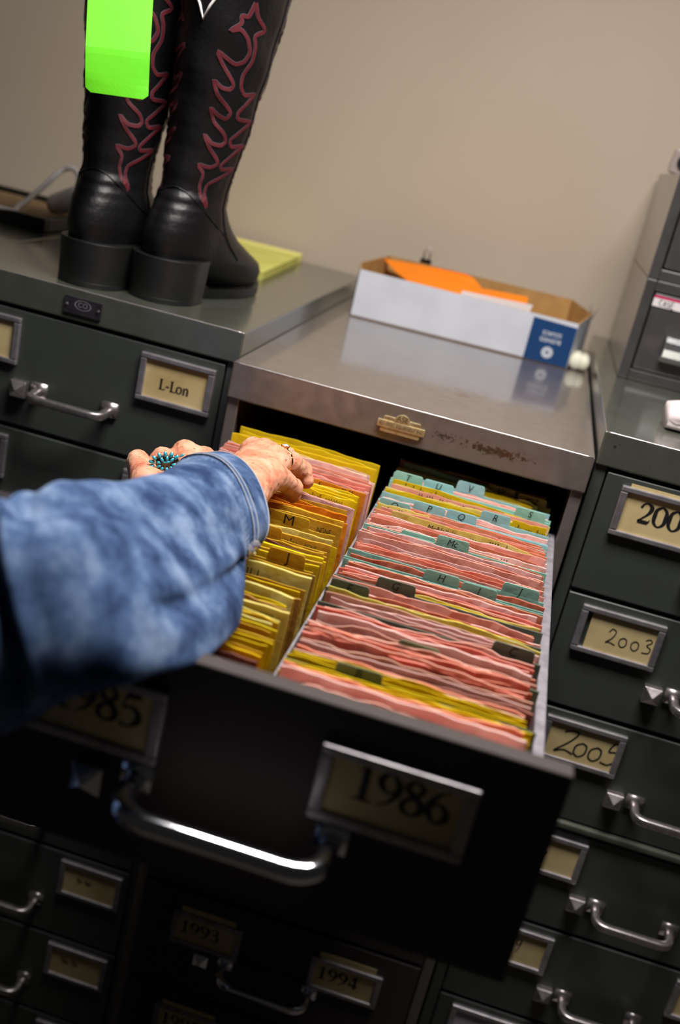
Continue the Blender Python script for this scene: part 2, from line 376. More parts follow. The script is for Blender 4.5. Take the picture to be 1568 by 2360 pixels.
def closed_drawer(t, x0, x1, y, ztop, h, style, lbl, side=.018, gap=.0035):
    """front panel flush with the frame, with handle, latch and two label frames"""
    mf = M_greend if style != 'taupe' else M_taupe_shade
    a, b, z1, z0 = x0 + side, x1 - side, ztop - gap, ztop - h + gap
    mb = MB().box(a, b, y, y + .020, z0, z1).box(a + .008, b - .008, y + .02, y + .60, z0 + .012, z0 + .020)
    mb.box(a + .008, a + .011, y + .02, y + .60, z0 + .012, z1 - .03).box(b - .011, b - .008, y + .02, y + .60, z0 + .012, z1 - .03)
    dr = O('drawer', mb, mf, t, bevel=.0025, seg=3)
    c = (x0 + x1) / 2 + (.003 if style == 'left' else 0)
    if style == 'taupe':
        off, lh = .0, .059
        for k, L in enumerate(lbl):
            fx = (.074, .294)[k]; fz = ztop - .030 - (L[2] if len(L) > 2 else 0)
            label_frame(fx, fz, .1095, lh, y, dr, M_alud)
            label_card(fx, fz, .1095, lh, y, dr, M_card, L[0], .0225, .0125, .0215, rise=L[1], adv=.72)
        u_handle(c - .079, c + .079, y, ztop - .110, .044, .0068, .0, M_chrome, dr, bend=.022, power=2.4)
        latch(c - .105, y, ztop - .112, dr, M_chrome)
    else:
        lh = .0645; fz = ztop - .0135
        fxs = (x0 + .0395, x1 - .0395 - .108) if style == 'right' else (x0 + .030, x1 - .131)
        wd = .108 if style == 'right' else .1035
        for k, L in enumerate(lbl):
            label_frame(fxs[k], fz, wd, lh, y, dr, M_alud)
            if L is None: L = dict()
            label_card(fxs[k], fz, wd, lh, y, dr, L.get('m', M_card), L.get('t'), L.get('th', .03), L.get('tx', .02), L.get('tz', .02), L.get('g', G), L.get('rise', 0), L.get('adv', .56), L.get('sh', 0), L.get('cut', 0))
        u_handle(c - .063, c + .063, y, ztop - .106, .036, .0056, .002, M_alu, dr)
        latch(c - .079, y, ztop - .108, dr, M_alu)
    return dr

ZB = FLOOR + .0
# left cabinet
LX0, LX1, LY, LZ = -.433, .0040, .031, .032
left = root('filing_cabinet', 'dark green-grey steel filing cabinet carrying the black boots and yellow pad', 'filing cabinet', (-.21, .4, FLOOR))
ltops = [-.012 - .165 * k for k in range(8)]
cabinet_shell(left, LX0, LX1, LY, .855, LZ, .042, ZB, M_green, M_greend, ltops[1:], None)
ltext = {0: [None, dict(t='L-Lon', th=.0140, tx=.030, tz=.021, adv=.64)], 5: [None, dict(t='Si-Se', th=.0095, tx=.030, tz=.030, adv=.60)], 6: [None, dict(t='Su-Th', th=.0095, tx=.026, tz=.032, adv=.62)]}
for k, z in enumerate(ltops):
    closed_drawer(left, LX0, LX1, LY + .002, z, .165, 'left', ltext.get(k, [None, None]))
mb = MB().box(-.2425, -.190, LY - .0025, LY + .001, -.001, .0215)
mb.mi = 1
for sx in (-.2385, -.194): mb.cyl((sx, LY - .004, .0105), (sx, LY - .002, .0105), .0018)
mb.mi = 2
for k in range(24):
    a, b = 2 * PI * k / 24, 2 * PI * (k + 1) / 24
    stroke(mb, [(math.cos(a), math.sin(a), .12), (math.cos(b), math.sin(b), .12)], lambda x, y: (-.216 + x * .011, LY - .0028, .0125 + y * .0062))
ftext(mb, 'CO', lambda x, y: (-.216 + x * .009, LY - .0029, .0125 + y * .009))
O('nameplate', mb, [M_plate, M_alu, M_rim], left, bevel=.0004)
# a further cabinet to the left of it, same height
fl = root('filing_cabinet', 'green-grey filing cabinet at the far left edge, under the dark tray', 'filing cabinet', (-.66, .4, FLOOR))
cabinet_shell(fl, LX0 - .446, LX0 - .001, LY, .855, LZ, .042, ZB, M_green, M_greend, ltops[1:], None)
for k, z in enumerate(ltops):
    closed_drawer(fl, LX0 - .446, LX0 - .001, LY + .002, z, .165, 'left', [None, None])
# right cabinet
RX0, RX1, RY, RZ = .4725, .942, .011, .033
right = root('filing_cabinet', 'dark green-grey filing cabinet on the right, its drawers labelled from 2001 on', 'filing cabinet', (.7, .4, FLOOR))
rt = [-.0125, -.176, -.340, -.5155, -.679, -.843, -1.007, -1.171]
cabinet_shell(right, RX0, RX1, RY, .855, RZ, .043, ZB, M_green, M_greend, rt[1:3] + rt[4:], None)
rtext = [[dict(t='2001', th=.0260, tx=.028, tz=.024, adv=.70, rise=.004), None],
         [dict(t='2003', th=.021, tx=.040, tz=.021, g=H, adv=.74, cut=.009), None],
         [dict(t='Z005', th=.034, tx=.024, tz=.016, g=H, adv=.58, sh=.15), None],
         [dict(t='2007', th=.0125, tx=.022, tz=.024, adv=.72), None],
         [dict(t='2009', th=.020, tx=.016, tz=.027, g=H, adv=.66), None],
         [dict(m=M_cardl), None], [None, None], [None, None]]
for k, z in enumerate(rt):
    closed_drawer(right, RX0, RX1, RY + .002, z, .164, 'right', rtext[k])
O('stacking_rim', MB().box(RX0, RX1, RY - .004, RY + .03, -.5145, -.503), M_green, right, bevel=.004, seg=3)

# centre cabinet
WX = .47
cen = root('filing_cabinet', 'taupe steel filing cabinet in the middle with its top drawer pulled open', 'filing cabinet', (.235, .4, FLOOR))
ct = [-.2335, -.424, -.615, -.806, -.998, -1.185]
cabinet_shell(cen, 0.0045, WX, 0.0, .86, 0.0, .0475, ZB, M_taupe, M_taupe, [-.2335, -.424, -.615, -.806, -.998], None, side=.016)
ctext = {3: [('1993', .010, .008), ('1994', .010, .008)], 4: [('1995', .008), (None, .008)]}
for k, z in enumerate(ct):
    h = (ct[k] - ct[k + 1]) if k + 1 < len(ct) else .16
    closed_drawer(cen, 0.0, WX, .002, z, h, 'taupe', ctext.get(k, [(None, 0), (None, 0)]), side=.018)
# maker's badge on the lip
def BP(x, y, d=0): return (.2315 + x, -.0015 - d, -.0265 + y)
bd = MB()
bd.prism([(-.030, .001), (-.030, .0085), (.030, .0085), (.030, -.0035), (.028, -.0035), (.028, -.0035), (-.028, -.0035), (-.030, -.0035)], BP, .002)
def rrect(a, b, c, e, r, n=5):
    out = []
    for cx, cy, s in ((c - r, e - r, 0), (a + r, e - r, 1), (a + r, b + r, 2), (c - r, b + r, 3)):
        for k in range(n + 1):
            t = PI / 2 * (s + k / n); out.append((cx + r * math.cos(t), cy + r * math.sin(t)))
    return out
bd = MB()
bd.prism(rrect(-.0305, -.0042, .0305, .0052, .001), BP, .0028)
bd.prism(rrect(-.0240, .0050, .0240, .0108, .0022), BP, .0018)
bd.prism(rrect(-.0255, -.0100, .0255, -.0040, .0022), BP, .0018)
bd.prism([(.0105 * math.cos(PI * k / 16), .0062 + .0105 * math.sin(PI * k / 16)) for k in range(17)], BP, .0024)
badge = O('maker_badge', bd, M_brass, cen, bevel=.0005)
prop(badge, 'raised brass maker badge')
bl = MB()
ftext(bl, 'ASE', lambda x, y: BP(x * .0092, .0108 + y * .0095, .0036), shear=.05)
ftext(bl, 'ALL-STEEL EQUIPMENT INC', lambda x, y: BP(x * .0046, .0005 + y * .0058, .0036))
ftext(bl, 'AURORA', lambda x, y: BP(-.0165 + x * .0030, .0078 + y * .0034, .0024))
ftext(bl, 'ILLINOIS', lambda x, y: BP(.0170 + x * .0030, .0078 + y * .0034, .0024))
O('badge_lettering', bl, M_brd, badge)

# ---- the open drawer (a part of the cabinet)
DY, DT = -.668, -.048
dx0, dx1, dzb = .0125, .4565, -.2215
RIM = -.117
mb = MB()
mb.box(dx0, dx1, DY, DY + .016, dzb, DT)
mb.mi = 1
mb.box(dx0 + .006, dx0 + .016, DY + .014, .03, dzb + .004, RIM); mb.box(.4432, .4532, DY + .014, .03, dzb + .004, RIM)
mb.mi = 2
mb.box(dx0 + .010, .448, DY + .014, .07, dzb + .001, dzb + .006); mb.box(dx0 + .010, .448, .064, .07, dzb, -.14)
mb.box(dx0 + .006, dx0 + .016, .03, .07, dzb + .004, RIM); mb.box(.4432, .4532, .03, .07, dzb + .004, RIM)
mb.mi = 0
drawer = O('drawer', mb, [M_taupe_shade, M_rim, M_dark], cen, bevel=.002, seg=3)
prop(drawer, 'open card drawer full of pink and yellow slips')
O('divider', MB().box(.2285, .2312, DY + .016, .05, dzb + .004, -.1135), M_rim, drawer, bevel=.0008)
for fx, tx in ((.074, '1985'), (.294, '1986')):
    label_frame(fx, -.0755, .1095, .059, DY, drawer, M_chrome if 0 else M_alud, b=.009, dep=.0065)
    label_card(fx, -.0755, .1095, .059, DY, drawer, M_card, tx, .0262, .0245, .0235, rise=0, adv=.66)
u_handle(.160, .327, DY, -.150, .046, .0080, .0, M_chrome, drawer, bend=.024, power=2.3)
latch(.137, DY, -.158, drawer, M_chrome)
mb = MB()
O('drawer_rail', mb.box(.019, .023, 0.075, .72, -.20, -.165), M_dark, cen)
O('drawer_rail', MB().box(.447, .451, .075, .72, -.20, -.165), M_dark, cen)

# ------------------------------------------------------------------ cards in the open drawer
def card(kind, x0, x1, y, ztop, th=.0009, lean=.0, amp=.0, seed=0., name='record_slip', label='', group=None, tab=None, text=None, cat=None, wr=None, rag=.0012, h=None, sag=(0, 0), nx=26):
    zb = -.2135; h = ztop - zb
    nz = 5; mb = MB(); LV = (0, .45, .72, .86, 1.0)
    def top(x):
        u = (x - x0) / (x1 - x0)
        return ztop + rag * sn(u * 9, seed * 7.7) + sag[0] * (1 - u) ** 4 + sag[1] * u ** 4
    def yy(x, z):
        f = (z - zb) / h
        cr = max(0, (f - .80) / .20) if amp > .0011 else 0
        return y + lean * (f - 1) + amp * f * f * sn((x - x0) * 26, seed * 3.1) + amp * .35 * f * sn((x - x0) * 70, seed) + cr * cr * .0016 * sn((x - x0) * 110 + 3 * f, seed * 23.7)
    def side(dy):
        return [[(x0 + (x1 - x0) * i / (nx - 1) + .0006 * math.sin(seed * 9 + k), yy(x0 + (x1 - x0) * i / (nx - 1), zb + (top(x0 + (x1 - x0) * i / (nx - 1)) - zb) * LV[k]) + dy,
                  zb + (top(x0 + (x1 - x0) * i / (nx - 1)) - zb) * LV[k]) for i in range(nx)] for k in range(nz)]
    a, b = side(-th / 2), side(th / 2)
    rings = [ra + rb[::-1] for ra, rb in zip(a, b)]
    mb.loft(rings, cap0=False, cap1=False)
    n = 2 * nx; base = (nz - 1) * n
    vs = [rings[-1][i] for i in range(n)]
    mb.add(vs, [(i, i + 1, n - 2 - i, n - 1 - i) for i in range(nx - 1)])
    if tab:
        ta, tb, thh = tab
        def PP(x, z, d):
            return (x, yy(x, ztop) - .0004 + d, z)
        zt = ztop - .002
        poly = [(ta - .002, zt), (ta - .0004, zt + thh * .15), (ta + .0002, zt + thh * .78), (ta + .0014, zt + thh * .95), (ta + .0032, zt + thh), (tb - .0032, zt + thh), (tb - .0014, zt + thh * .95), (tb - .0002, zt + thh * .78), (tb + .0004, zt + thh * .15), (tb + .002, zt)]
        mb.prism(poly[::-1], PP, .0010)
        if text:
            s, size, tx, tz, ink, shear, sxx = text
            mb.mi = 1
            ftext(mb, s, lambda p, q: (tx + p * size, yy(tx + p * size, min(tz + q * size, ztop)) - th / 2 - .0010, tz + q * size), shear, sxx)
    elif text:
        s, size, tx, tz, ink, shear, sxx = text
        mb.mi = 1
        ftext(mb, s, lambda p, q: (tx + p * size, yy(tx + p * size, tz + q * size) - th / 2 - .0007, tz + q * size), shear, sxx)
    if wr:   # handwriting: loops of a pen along the face
        mb.mi = 1 if wr[4] == 0 else 2
        r2 = random.Random(int(seed * 1000)); xx = wr[0]
        while xx < wr[1]:
            L = r2.randint(3, 7); pts = []
            hh = wr[3]
            for k in range(L):
                up = r2.choice((.5, .6, .6, 1.2)) * hh
                pts += [(xx, wr[2], .0005), (xx + .0012, wr[2] + up, .0005), (xx + .0020, wr[2] + up * .4, .0005), (xx + .0024, wr[2] - .0002, .0005)]
                xx += .0030
            stroke(mb, pts, lambda p, q: (p, yy(p, q) - th / 2 - .0006, min(q, top(p) - .0003)))
            xx += .004
    o = O(name, mb, [P[kind], M_ink, M_inkp], None, smooth=False)
    prop(o, label, cat or 'paper', group)
    return o

TABS = [(.240, .2765), (.278, .3155), (.317, .3525), (.3555, .3905), (.3945, .4315)]
def guide(kind, col, y, letter, ztop=-.0865, th=.0125, label=None, cat='divider', size=.0115, row='right', x=(.2365, .4385), lean=.006):
    ta, tb = TABS[col]
    return card(kind, x[0], x[1], y, ztop, .0008, lean, .0006, y * 31, 'index_guide', label or f'green divider tab lettered {letter} in the right-hand row of the open drawer', None,
                (ta, tb, th), (letter, size, (ta + tb) / 2, ztop + th * .38, 0, .18, .9) if letter else None, cat, rag=.0002, nx=10)

def bundle(kinds, n, y0, y1, label, group, x=(.2365, .4390), z=-.0905, dz=.003, amp=.0015, th=(.0007, .0018), xj=.009, lean=.006, writes=(), ink=0, wz=.008, seed0=0., right_cut=None):
    for i in range(n):
        y = y0 + (y1 - y0) * (i + .5) / n
        s = seed0 + i * .13 + y0 * 13
        zt = z + rnd.uniform(-dz, dz) * (1.25 if amp > .0011 else 1)
        k = kinds[i % len(kinds)] if not isinstance(kinds, str) else kinds
        xa = x[0] + rnd.uniform(0, xj); xb = x[1] - rnd.uniform(0, xj)
        wr = (xa + .01 + rnd.uniform(0, .03), xb - .03 - rnd.uniform(0, .06), zt - wz, .0045, ink) if i in writes else None
        card(k, xa, xb, y, zt, rnd.uniform(*th), lean, amp, s, 'record_slip', label, group, wr=wr, rag=rnd.uniform(.0006, .0026),
             sag=(rnd.uniform(-.004, .0005), rnd.uniform(-.005, .0005)))

# right-hand row, front to back
bundle(('pink', 'lpink', 'pink', 'lpink', 'salmon'), 11, -.607, -.566, 'pale pink paper slip in the bundle nearest the drawer front, right-hand row', 'pink slips in front of the sage B tab', z=-.0815, amp=.0030, th=(.0014, .0026), dz=.0045, x=(.2345, .432))
bundle(('yellow', 'pale', 'yellow'), 4, -.570, -.556, 'yellow slip just in front of the sage B tab', 'yellow slips in front of the B tab', z=-.087, amp=.0012, x=(.2365, .4375))
guide('green', 1, -.552, 'B', ztop=-.0875, label='sage green divider with the B tab, frontmost lettered tab of the right-hand row')
bundle(('yellow',), 4, -.549, -.533, 'yellow slip just behind the sage B tab', 'yellow slips behind the B tab', z=-.0845, amp=.0014, x=(.2375, .4345))
bundle(('beige', 'salmon', 'plum', 'lpink'), 5, -.527, -.505, 'peach and brown-edged slip behind the yellow slips of the B tab', 'peach slips behind the B yellows', z=-.0885, amp=.003, th=(.0012, .0024), x=(.2385, .438))
bundle(('rose', 'pink', 'rose', 'salmon', 'rose'), 7, -.500, -.486, 'bright rose slip in the thick wavy bundle before the blank sage tab', 'rose slips before the blank sage tab', z=-.0845, amp=.0052, th=(.0012, .0022), dz=.004, x=(.2370, .4345), seed0=3)
guide('green', 2, -.483, '', ztop=-.0870, label='sage green divider with a blank middle tab, behind the thick rose bundle')
bundle(('rose', 'pink', 'lpink', 'rose', 'pink'), 7, -.478, -.438, 'rose pink slip between the blank sage tab and the grey C tab', 'rose slips in front of the C tab', z=-.0845, amp=.0045, th=(.0012, .0022), dz=.004, x=(.2385, .438), seed0=5)
guide('grey', 4, -.433, 'C', ztop=-.0865, label='grey-green divider with the C tab at the right end of its edge')
bundle(('beige', 'pink', 'lpink', 'rose', 'lpink', 'beige'), 8, -.429, -.408, 'beige-pink slip, some with writing, between the C tab and the E tab', 'pink slips between the C and E tabs', z=-.0870, amp=.0022, x=(.2380, .4375), writes=(0, 1), wz=.009, ink=1)
bundle(('yellow', 'pale'), 3, -.406, -.401, 'yellow slip in front of the grey E tab', 'yellow slips in front of the E tab', z=-.0855, amp=.0012)
guide('grey', 0, -.399, 'E', label='grey-green divider with the E tab at the left end of its edge')
bundle(('yellow',), 2, -.396, -.391, 'yellow slip behind the grey E tab', 'yellow slips behind the E tab', z=-.087, amp=.001)
bundle(('pink', 'salmon', 'lpink'), 5, -.389, -.369, 'salmon pink slip between the E tab and the G tab', 'pink slips between the E and G tabs', z=-.0875, amp=.0016)
guide('grey', 1, -.365, 'G', label='grey-green divider with the G tab, front of the teal H tab')
bundle(('yellow', 'yellow', 'pale'), 3, -.362, -.354, 'bright yellow slip just behind the grey G tab', 'yellow slips behind the G tab', z=-.0865, amp=.0012, x=(.300, .4365), xj=.01)
bundle(('salmon', 'pink', 'rose', 'lpink', 'salmon'), 7, -.350, -.320, 'salmon slip between the G tab and the teal H tab', 'salmon slips between the G and H tabs', z=-.0875, amp=.0018)
guide('teal', 2, -.314, 'H', label='teal divider with the H tab in the middle of its edge')
guide('teal', 3, -.317, 'I', ztop=-.0875, label='teal divider with the I tab, right of the H tab')
bundle(('salmon',), 2, -.311, -.300, 'salmon slip between the I tab and the J tab', 'salmon slips between the I and J tabs', z=-.086, amp=.0015)
guide('teal', 4, -.290, 'J', label='teal divider with the J tab at the right end of its edge')
bundle(('pink', 'lpink', 'salmon', 'pink', 'rose', 'beige'), 15, -.287, -.214, 'pink slip with ragged edge between the J tab and the Mc tab', 'pink slips between the J and Mc tabs', z=-.0865, amp=.0026, writes=(5, 6, 11), wz=.008, ink=1, dz=.0035)
guide('teal', 2, -.207, 'Mc', label='teal divider with the Mc tab in the middle of its edge', size=.0105)
guide('teal', 1, -.203, '', ztop=-.088, th=.007, label='low teal divider with a blank tab just behind the Mc tab')
bundle(('pink', 'lpink', 'salmon', 'lpink', 'pink'), 8, -.200, -.168, 'pink slip with purple handwriting just behind the Mc tab', 'pink slips behind the Mc tab', z=-.0855, amp=.0024, writes=(1, 3, 6), ink=1, dz=.0035)
card('pale', .2600, .434, -.164, -.0790, .0009, .008, .0035, 4.4, 'record_slip', 'long pale yellow slip with blue handwriting standing above the pink slips', None, text=("McNally's", .0088, .318, -.0858, 0, .25, .95), wr=(.350, .40, -.089, .005, 0), sag=(0, -.009))
bundle(('pink', 'salmon', 'beige', 'salmon', 'pink'), 9, -.160, -.122, 'salmon slip with pen notes between the pale yellow slip and the O tab', 'salmon slips in front of the O tab', z=-.0860, amp=.0024, writes=(3, 7), ink=0, dz=.0035)
card('pale', .2390, .300, -.139, -.0820, .0009, .006, .001, 9.4, 'record_slip', 'short pale yellow slip sticking up in front of the O tab at left', None, wr=(.245, .268, -.090, .005, 1))
guide('blue', 0, -.134, 'O', ztop=-.0875, label='blue-green divider with the O tab at the left end of its edge')
guide('blue', 1, -.115, 'P', label='blue-green divider with the P tab, left of the Q tab')
guide('blue', 2, -.112, 'Q', label='blue-green divider with the Q tab in the middle of its edge')
bundle(('pink', 'salmon', 'lpink'), 4, -.109, -.094, 'pink slip between the Q tab and the R tab', 'pink slips between the Q and R tabs', z=-.087, amp=.0018)
guide('blue', 3, -.085, 'R', ztop=-.0855, label='blue-green divider with the R tab, left of the S tab')
card('yellow', .393, .4335, -.080, -.0785, .0012, .004, .0004, 2.4, 'record_slip', 'short yellow card with black writing in front of the S tab', None, wr=(.397, .428, -.088, .005, 0))
bundle(('yellow', 'pink', 'pale'), 6, -.080, -.044, 'yellow or pink slip between the R tab and the S tab', 'mixed slips between the R and S tabs', z=-.0865, amp=.0020, writes=(4,), dz=.003)
card('yellow', .2420, .420, -.044, -.0800, .0010, .006, .0020, 1.4, 'record_slip', 'tall yellow slip with pen marks in front of the T tab', None, wr=(.248, .31, -.0885, .006, 0), sag=(0, -.008))
guide('teal', 4, -.034, 'S', ztop=-.0855, label='teal divider with the S tab at the right end of its edge')
guide('teal', 0, -.031, 'T', ztop=-.0830, label='teal divider with the T tab at the left end of its edge')
guide('blue', 1, -.025, 'U', ztop=-.0850, label='blue-green divider with the U tab, right of the T tab')
bundle(('pink', 'lpink', 'pink'), 4, -.020, .000, 'pink slip between the U tab and the V tab', 'pink slips between the U and V tabs', z=-.0875, amp=.0020)
guide('blue', 2, .0060, 'V', ztop=-.0865, th=.0145, label='blue-green divider with the tall V tab in the middle of its edge')
bundle(('pale', 'yellow', 'tan'), 4, .010, .022, 'pale yellow slip leaning between the V tab and the W tab', 'yellow slips behind the V tab', z=-.0835, amp=.0022, x=(.330, .4250), xj=.012)
guide('tan', 4, .028, 'XYZ', ztop=-.0865, label='brown divider with the XYZ tab in the cabinet shadow', size=.009)
guide('tan', 3, .033, 'W', ztop=-.0865, label='brown divider with the W tab in the cabinet shadow')
bundle(('green', 'plum', 'tan'), 3, .040, .055, 'brownish slip at the very back of the right-hand row', 'slips at the back of the right-hand row', z=-.083, amp=.001)

# left-hand row, front to back
LXL = .0315
def lb(*a, **k):
    k.setdefault('x', (LXL, .221)); bundle(*a, **k)
lb(('yellow', 'pale', 'yellow', 'gold'), 7, -.640, -.588, 'yellow slip at the very front of the left-hand row', 'yellow slips at the front of the left-hand row', z=-.094, amp=.0016, x=(LXL, .217), th=(.0008, .002))
lb(('plum', 'beige', 'plum'), 4, -.583, -.560, 'dusty rose slip with a magenta edge near the front of the left-hand row', 'dusty rose slips of the left-hand row', z=-.090, amp=.0012, x=(LXL, .221), th=(.001, .0025))
lb(('yellow', 'gold', 'pale', 'yellow'), 6, -.556, -.520, 'golden yellow slip behind the dusty rose slips of the left-hand row', 'golden slips behind the dusty rose ones', z=-.0905, amp=.001, x=(LXL, .222))
lb(('gold', 'yellow', 'pale'), 6, -.515, -.487, 'manila slip below the printed pale card of the left-hand row', 'manila slips before the printed card', z=-.087, amp=.001, x=(LXL, .2195))
card('pale', .04, .2215, -.480, -.0845, .0030, .010, .0004, 3.3, 'record_envelope', 'pale yellow envelope with printed bars near its right end', None, text=('||||||', .010, .203, -.0925, 0, 0, .8), wr=(.10, .14, -.093, .006, 1), cat='envelope')
lb(('yellow', 'tan', 'yellow'), 4, -.475, -.452, 'yellow slip behind the pale envelope with printed bars', 'yellow slips behind the barred envelope', z=-.0865, amp=.0012, x=(LXL, .220))
card('pale', .05, .2165, -.447, -.0800, .0030, .012, .0022, 5.3, 'record_envelope', 'wavy pale yellow envelope with a curled right corner', None, sag=(.002, -.006), cat='envelope')
lb(('gold', 'tan', 'plum', 'yellow'), 5, -.442, -.412, 'manila slip behind the wavy pale envelope', 'manila slips behind the wavy envelope', z=-.0875, amp=.001, x=(LXL, .223))
card('pale', .04, .2225, -.404, -.0805, .0035, .012, .0006, 7.3, 'record_envelope', 'thick pale yellow envelope marked with thin vertical bars, before the J tab', None, text=('| ||| | || |', .014, .155, -.0915, 0, 0, .9), cat='envelope')
lb(('gold', 'pale', 'tan', 'gold'), 7, -.399, -.376, 'cream and golden slip just in front of the J tab', 'golden slips in front of the J tab', z=-.0875, amp=.0008, x=(LXL, .2215))
card('gold', LXL, .2185, -.372, -.0885, .0010, .006, .0004, 7.9, 'index_guide', 'golden divider with the torn J tab in the left-hand row', None, tab=(.172, .2085, .0155), text=('J', .0150, .192, -.0815, 0, 0, 1), cat='divider')
for q, (yy_, ztt, tt) in enumerate(((-.362, -.0855, 1), (-.352, -.0855, 0), (-.343, -.0845, 1))):
    card('yellow' if q != 1 else 'gold', LXL, .2215, yy_, ztt, .0022, .008, .0006, 11.3 + q, 'record_envelope', ('yellow envelope printed NONE, first behind the J tab', 'golden envelope, second behind the J tab', 'yellow envelope printed NONE, third behind the J tab')[q], None,
         text=('NONE', .0068, .202, ztt - .0062, 0, 0, .62) if tt else None, wr=(.09, .17, ztt - .0085, .0045, 0), cat='envelope')
lb(('gold', 'yellow', 'plum', 'gold'), 5, -.340, -.322, 'golden slip in front of the torn Mc tab of the left-hand row', 'golden slips in front of the left Mc tab', z=-.0875, amp=.0008, x=(LXL, .2245))
card('gold', LXL, .219, -.318, -.0870, .0010, .006, .0005, 8.9, 'index_guide', 'tan divider with the Mc tab half under the denim cuff', None, tab=(.128, .171, .013), text=('Mc', .0135, .150, -.0805, 0, 0, 1), cat='divider')
card('gold', .05, .2215, -.311, -.0825, .0022, .008, .0006, 15.3, 'record_envelope', 'golden envelope printed NONE with a pen loop around the word', None, text=('NONE', .0070, .201, -.0890, 0, 0, .62), wr=(.10, .185, -.0905, .0045, 0), cat='envelope')
card('pale', .05, .2200, -.302, -.0805, .0018, .008, .0018, 16.3, 'record_envelope', 'pale yellow envelope with faint writing below the M tab', None, wr=(.13, .19, -.090, .004, 0), cat='envelope')
lb(('gold', 'yellow'), 4, -.298, -.284, 'golden slip between the pale envelope and the M tab', 'golden slips in front of the M tab', z=-.087, amp=.0008, x=(LXL, .2245))
card('gold', LXL, .219, -.280, -.0830, .0010, .006, .0005, 9.9, 'index_guide', 'tan divider with the bold M tab in the left-hand row', None, tab=(.150, .190, .0120), text=('M', .0150, .1685, -.0795, 0, 0, 1.1), cat='divider')
card('gold', .04, .2225, -.272, -.0745, .0022, .008, .0005, 17.3, 'record_envelope', 'golden envelope printed NONE above a ruled line, behind the M tab', None, text=('NONE', .0088, .205, -.0835, 0, 0, .60), wr=(.13, .16, -.0815, .006, 0), cat='envelope')
card('gold', .04, .2220, -.258, -.0735, .0022, .008, .0005, 18.3, 'record_envelope', 'golden envelope with handwriting match and a number, behind the NONE one', None, text=('match   #2', .0100, .165, -.0810, 0, .3, .9), cat='envelope')
lb(('orange', 'gold', 'orange', 'orange'), 11, -.250, -.190, 'orange manila slip under the fingers of the right hand', 'orange slips under the fingers', z=-.0845, amp=.0012, x=(LXL, .2225), th=(.0008, .002))
lb(('lpink', 'pink', 'lpink'), 4, -.186, -.172, 'light pink slip between the orange and yellow slips at the fingers', 'light pink slips at the fingers', z=-.0835, amp=.0014, x=(LXL, .2215))
lb(('yellow', 'pale', 'yellow'), 6, -.168, -.128, 'yellow slip beside the fingertips with pen marks', 'yellow slips beside the fingertips', z=-.0830, amp=.0018, x=(LXL, .2200), writes=(0, 1, 3), th=(.001, .002))
card('orange', .06, .2215, -.124, -.0815, .0015, .008, .0008, 21.3, 'record_envelope', 'orange envelope with pen writing just beyond the fingertips', None, wr=(.165, .205, -.0885, .005, 0), cat='envelope')
lb(('salmon', 'pink', 'lpink', 'rose'), 16, -.120, -.062, 'ragged pink slip in the thick pink bundle behind the fingers', 'pink bundle behind the fingers', z=-.0835, amp=.0030, x=(LXL, .2240), dz=.003)
lb(('lpink', 'pale'), 3, -.058, -.048, 'pale slip between the pink bundle and the yellow folders at the back', 'pale slips at the back of the left-hand row', z=-.0810, amp=.0016, x=(.06, .218))
lb(('yellow', 'gold', 'yellow'), 4, -.044, .0, 'yellow folder edge at the back of the left-hand row', 'yellow folders at the back of the left-hand row', z=-.0800, amp=.0010, x=(LXL, .2240), th=(.001, .003))

# ------------------------------------------------------------------ box of papers on the centre cabinet
M_boxw = mat('white_carton', srgb(208, 210, 218), .55, noise=(12, srgb(196, 198, 208), .4, .7))
M_kraft = mat('kraft_board', srgb(186, 146, 88), .8, noise=(30, srgb(168, 126, 70), .35, .7))
M_blue = mat('navy_print', srgb(8, 58, 108), .45)
M_white = mat('white_print', srgb(225, 228, 235), .5)
M_orange = mat('fluorescent_orange_paper', srgb(255, 136, 0), .7, bump=(30, .2, .002))
M_wp = mat('white_paper', srgb(232, 222, 220), .7)
bx = root('cardboard_box', 'shallow white cardboard tray with a blue label at its front corner', 'box', (.24, .65, 0))
bx0, bx1, by0, by1, bh = .046, .430, .558, .765, .080
mb = MB(); T = .0025
# outside white, inside kraft; the far right corner is cut off at an angle
def wallseg(mb, a, b, h0, h1, lean=0.):
    (ax, ay), (bx_, by_) = a, b; L = math.hypot(bx_ - ax, by_ - ay); nx, ny = -(by_ - ay) / L, (bx_ - ax) / L
    mb.mi = 0
    o0 = [(ax, ay, .001), (bx_, by_, .001), (bx_ - nx * lean, by_ - ny * lean, h1), (ax - nx * lean, ay - ny * lean, h0)]
    i0 = [(p[0] + nx * T, p[1] + ny * T, p[2]) for p in o0]
    mb.add(o0, [(0, 1, 2, 3)]); mb.mi = 1
    mb.add(i0, [(3, 2, 1, 0)]); mb.add([o0[3], o0[2], i0[2], i0[3]], [(0, 1, 2, 3)]); mb.add([o0[0], o0[3], i0[3], i0[0]], [(0, 1, 2, 3)]); mb.add([o0[1], o0[2], i0[2], i0[1]], [(3, 2, 1, 0)])
C_ = [(bx0, by0), (bx1, by0 + .022), (.4535, .70), (.415, .80), (.06, .775), (bx0 - .012, .62)]
hs = [.082, .079, .087, .094, .094, .086]
for i in range(6): wallseg(mb, C_[i], C_[(i + 1) % 6], hs[i], hs[(i + 1) % 6])
mb.mi = 1; mb.prism(C_, lambda x, y, d: (x, y, .001 + d), .002)
O('tray', mb, [M_boxw, M_kraft], bx)
fy = lambda x: by0 + .022 * (x - bx0) / (bx1 - bx0)
mb = MB()
mb.add([(.3535, fy(.3535) - .0006, .002), (.4296, fy(.4296) - .0006, .002), (.4296, fy(.4296) - .0006, .0715), (.3535, fy(.3535) - .0006, .0740)], [(0, 1, 2, 3)])
mb.mi = 1
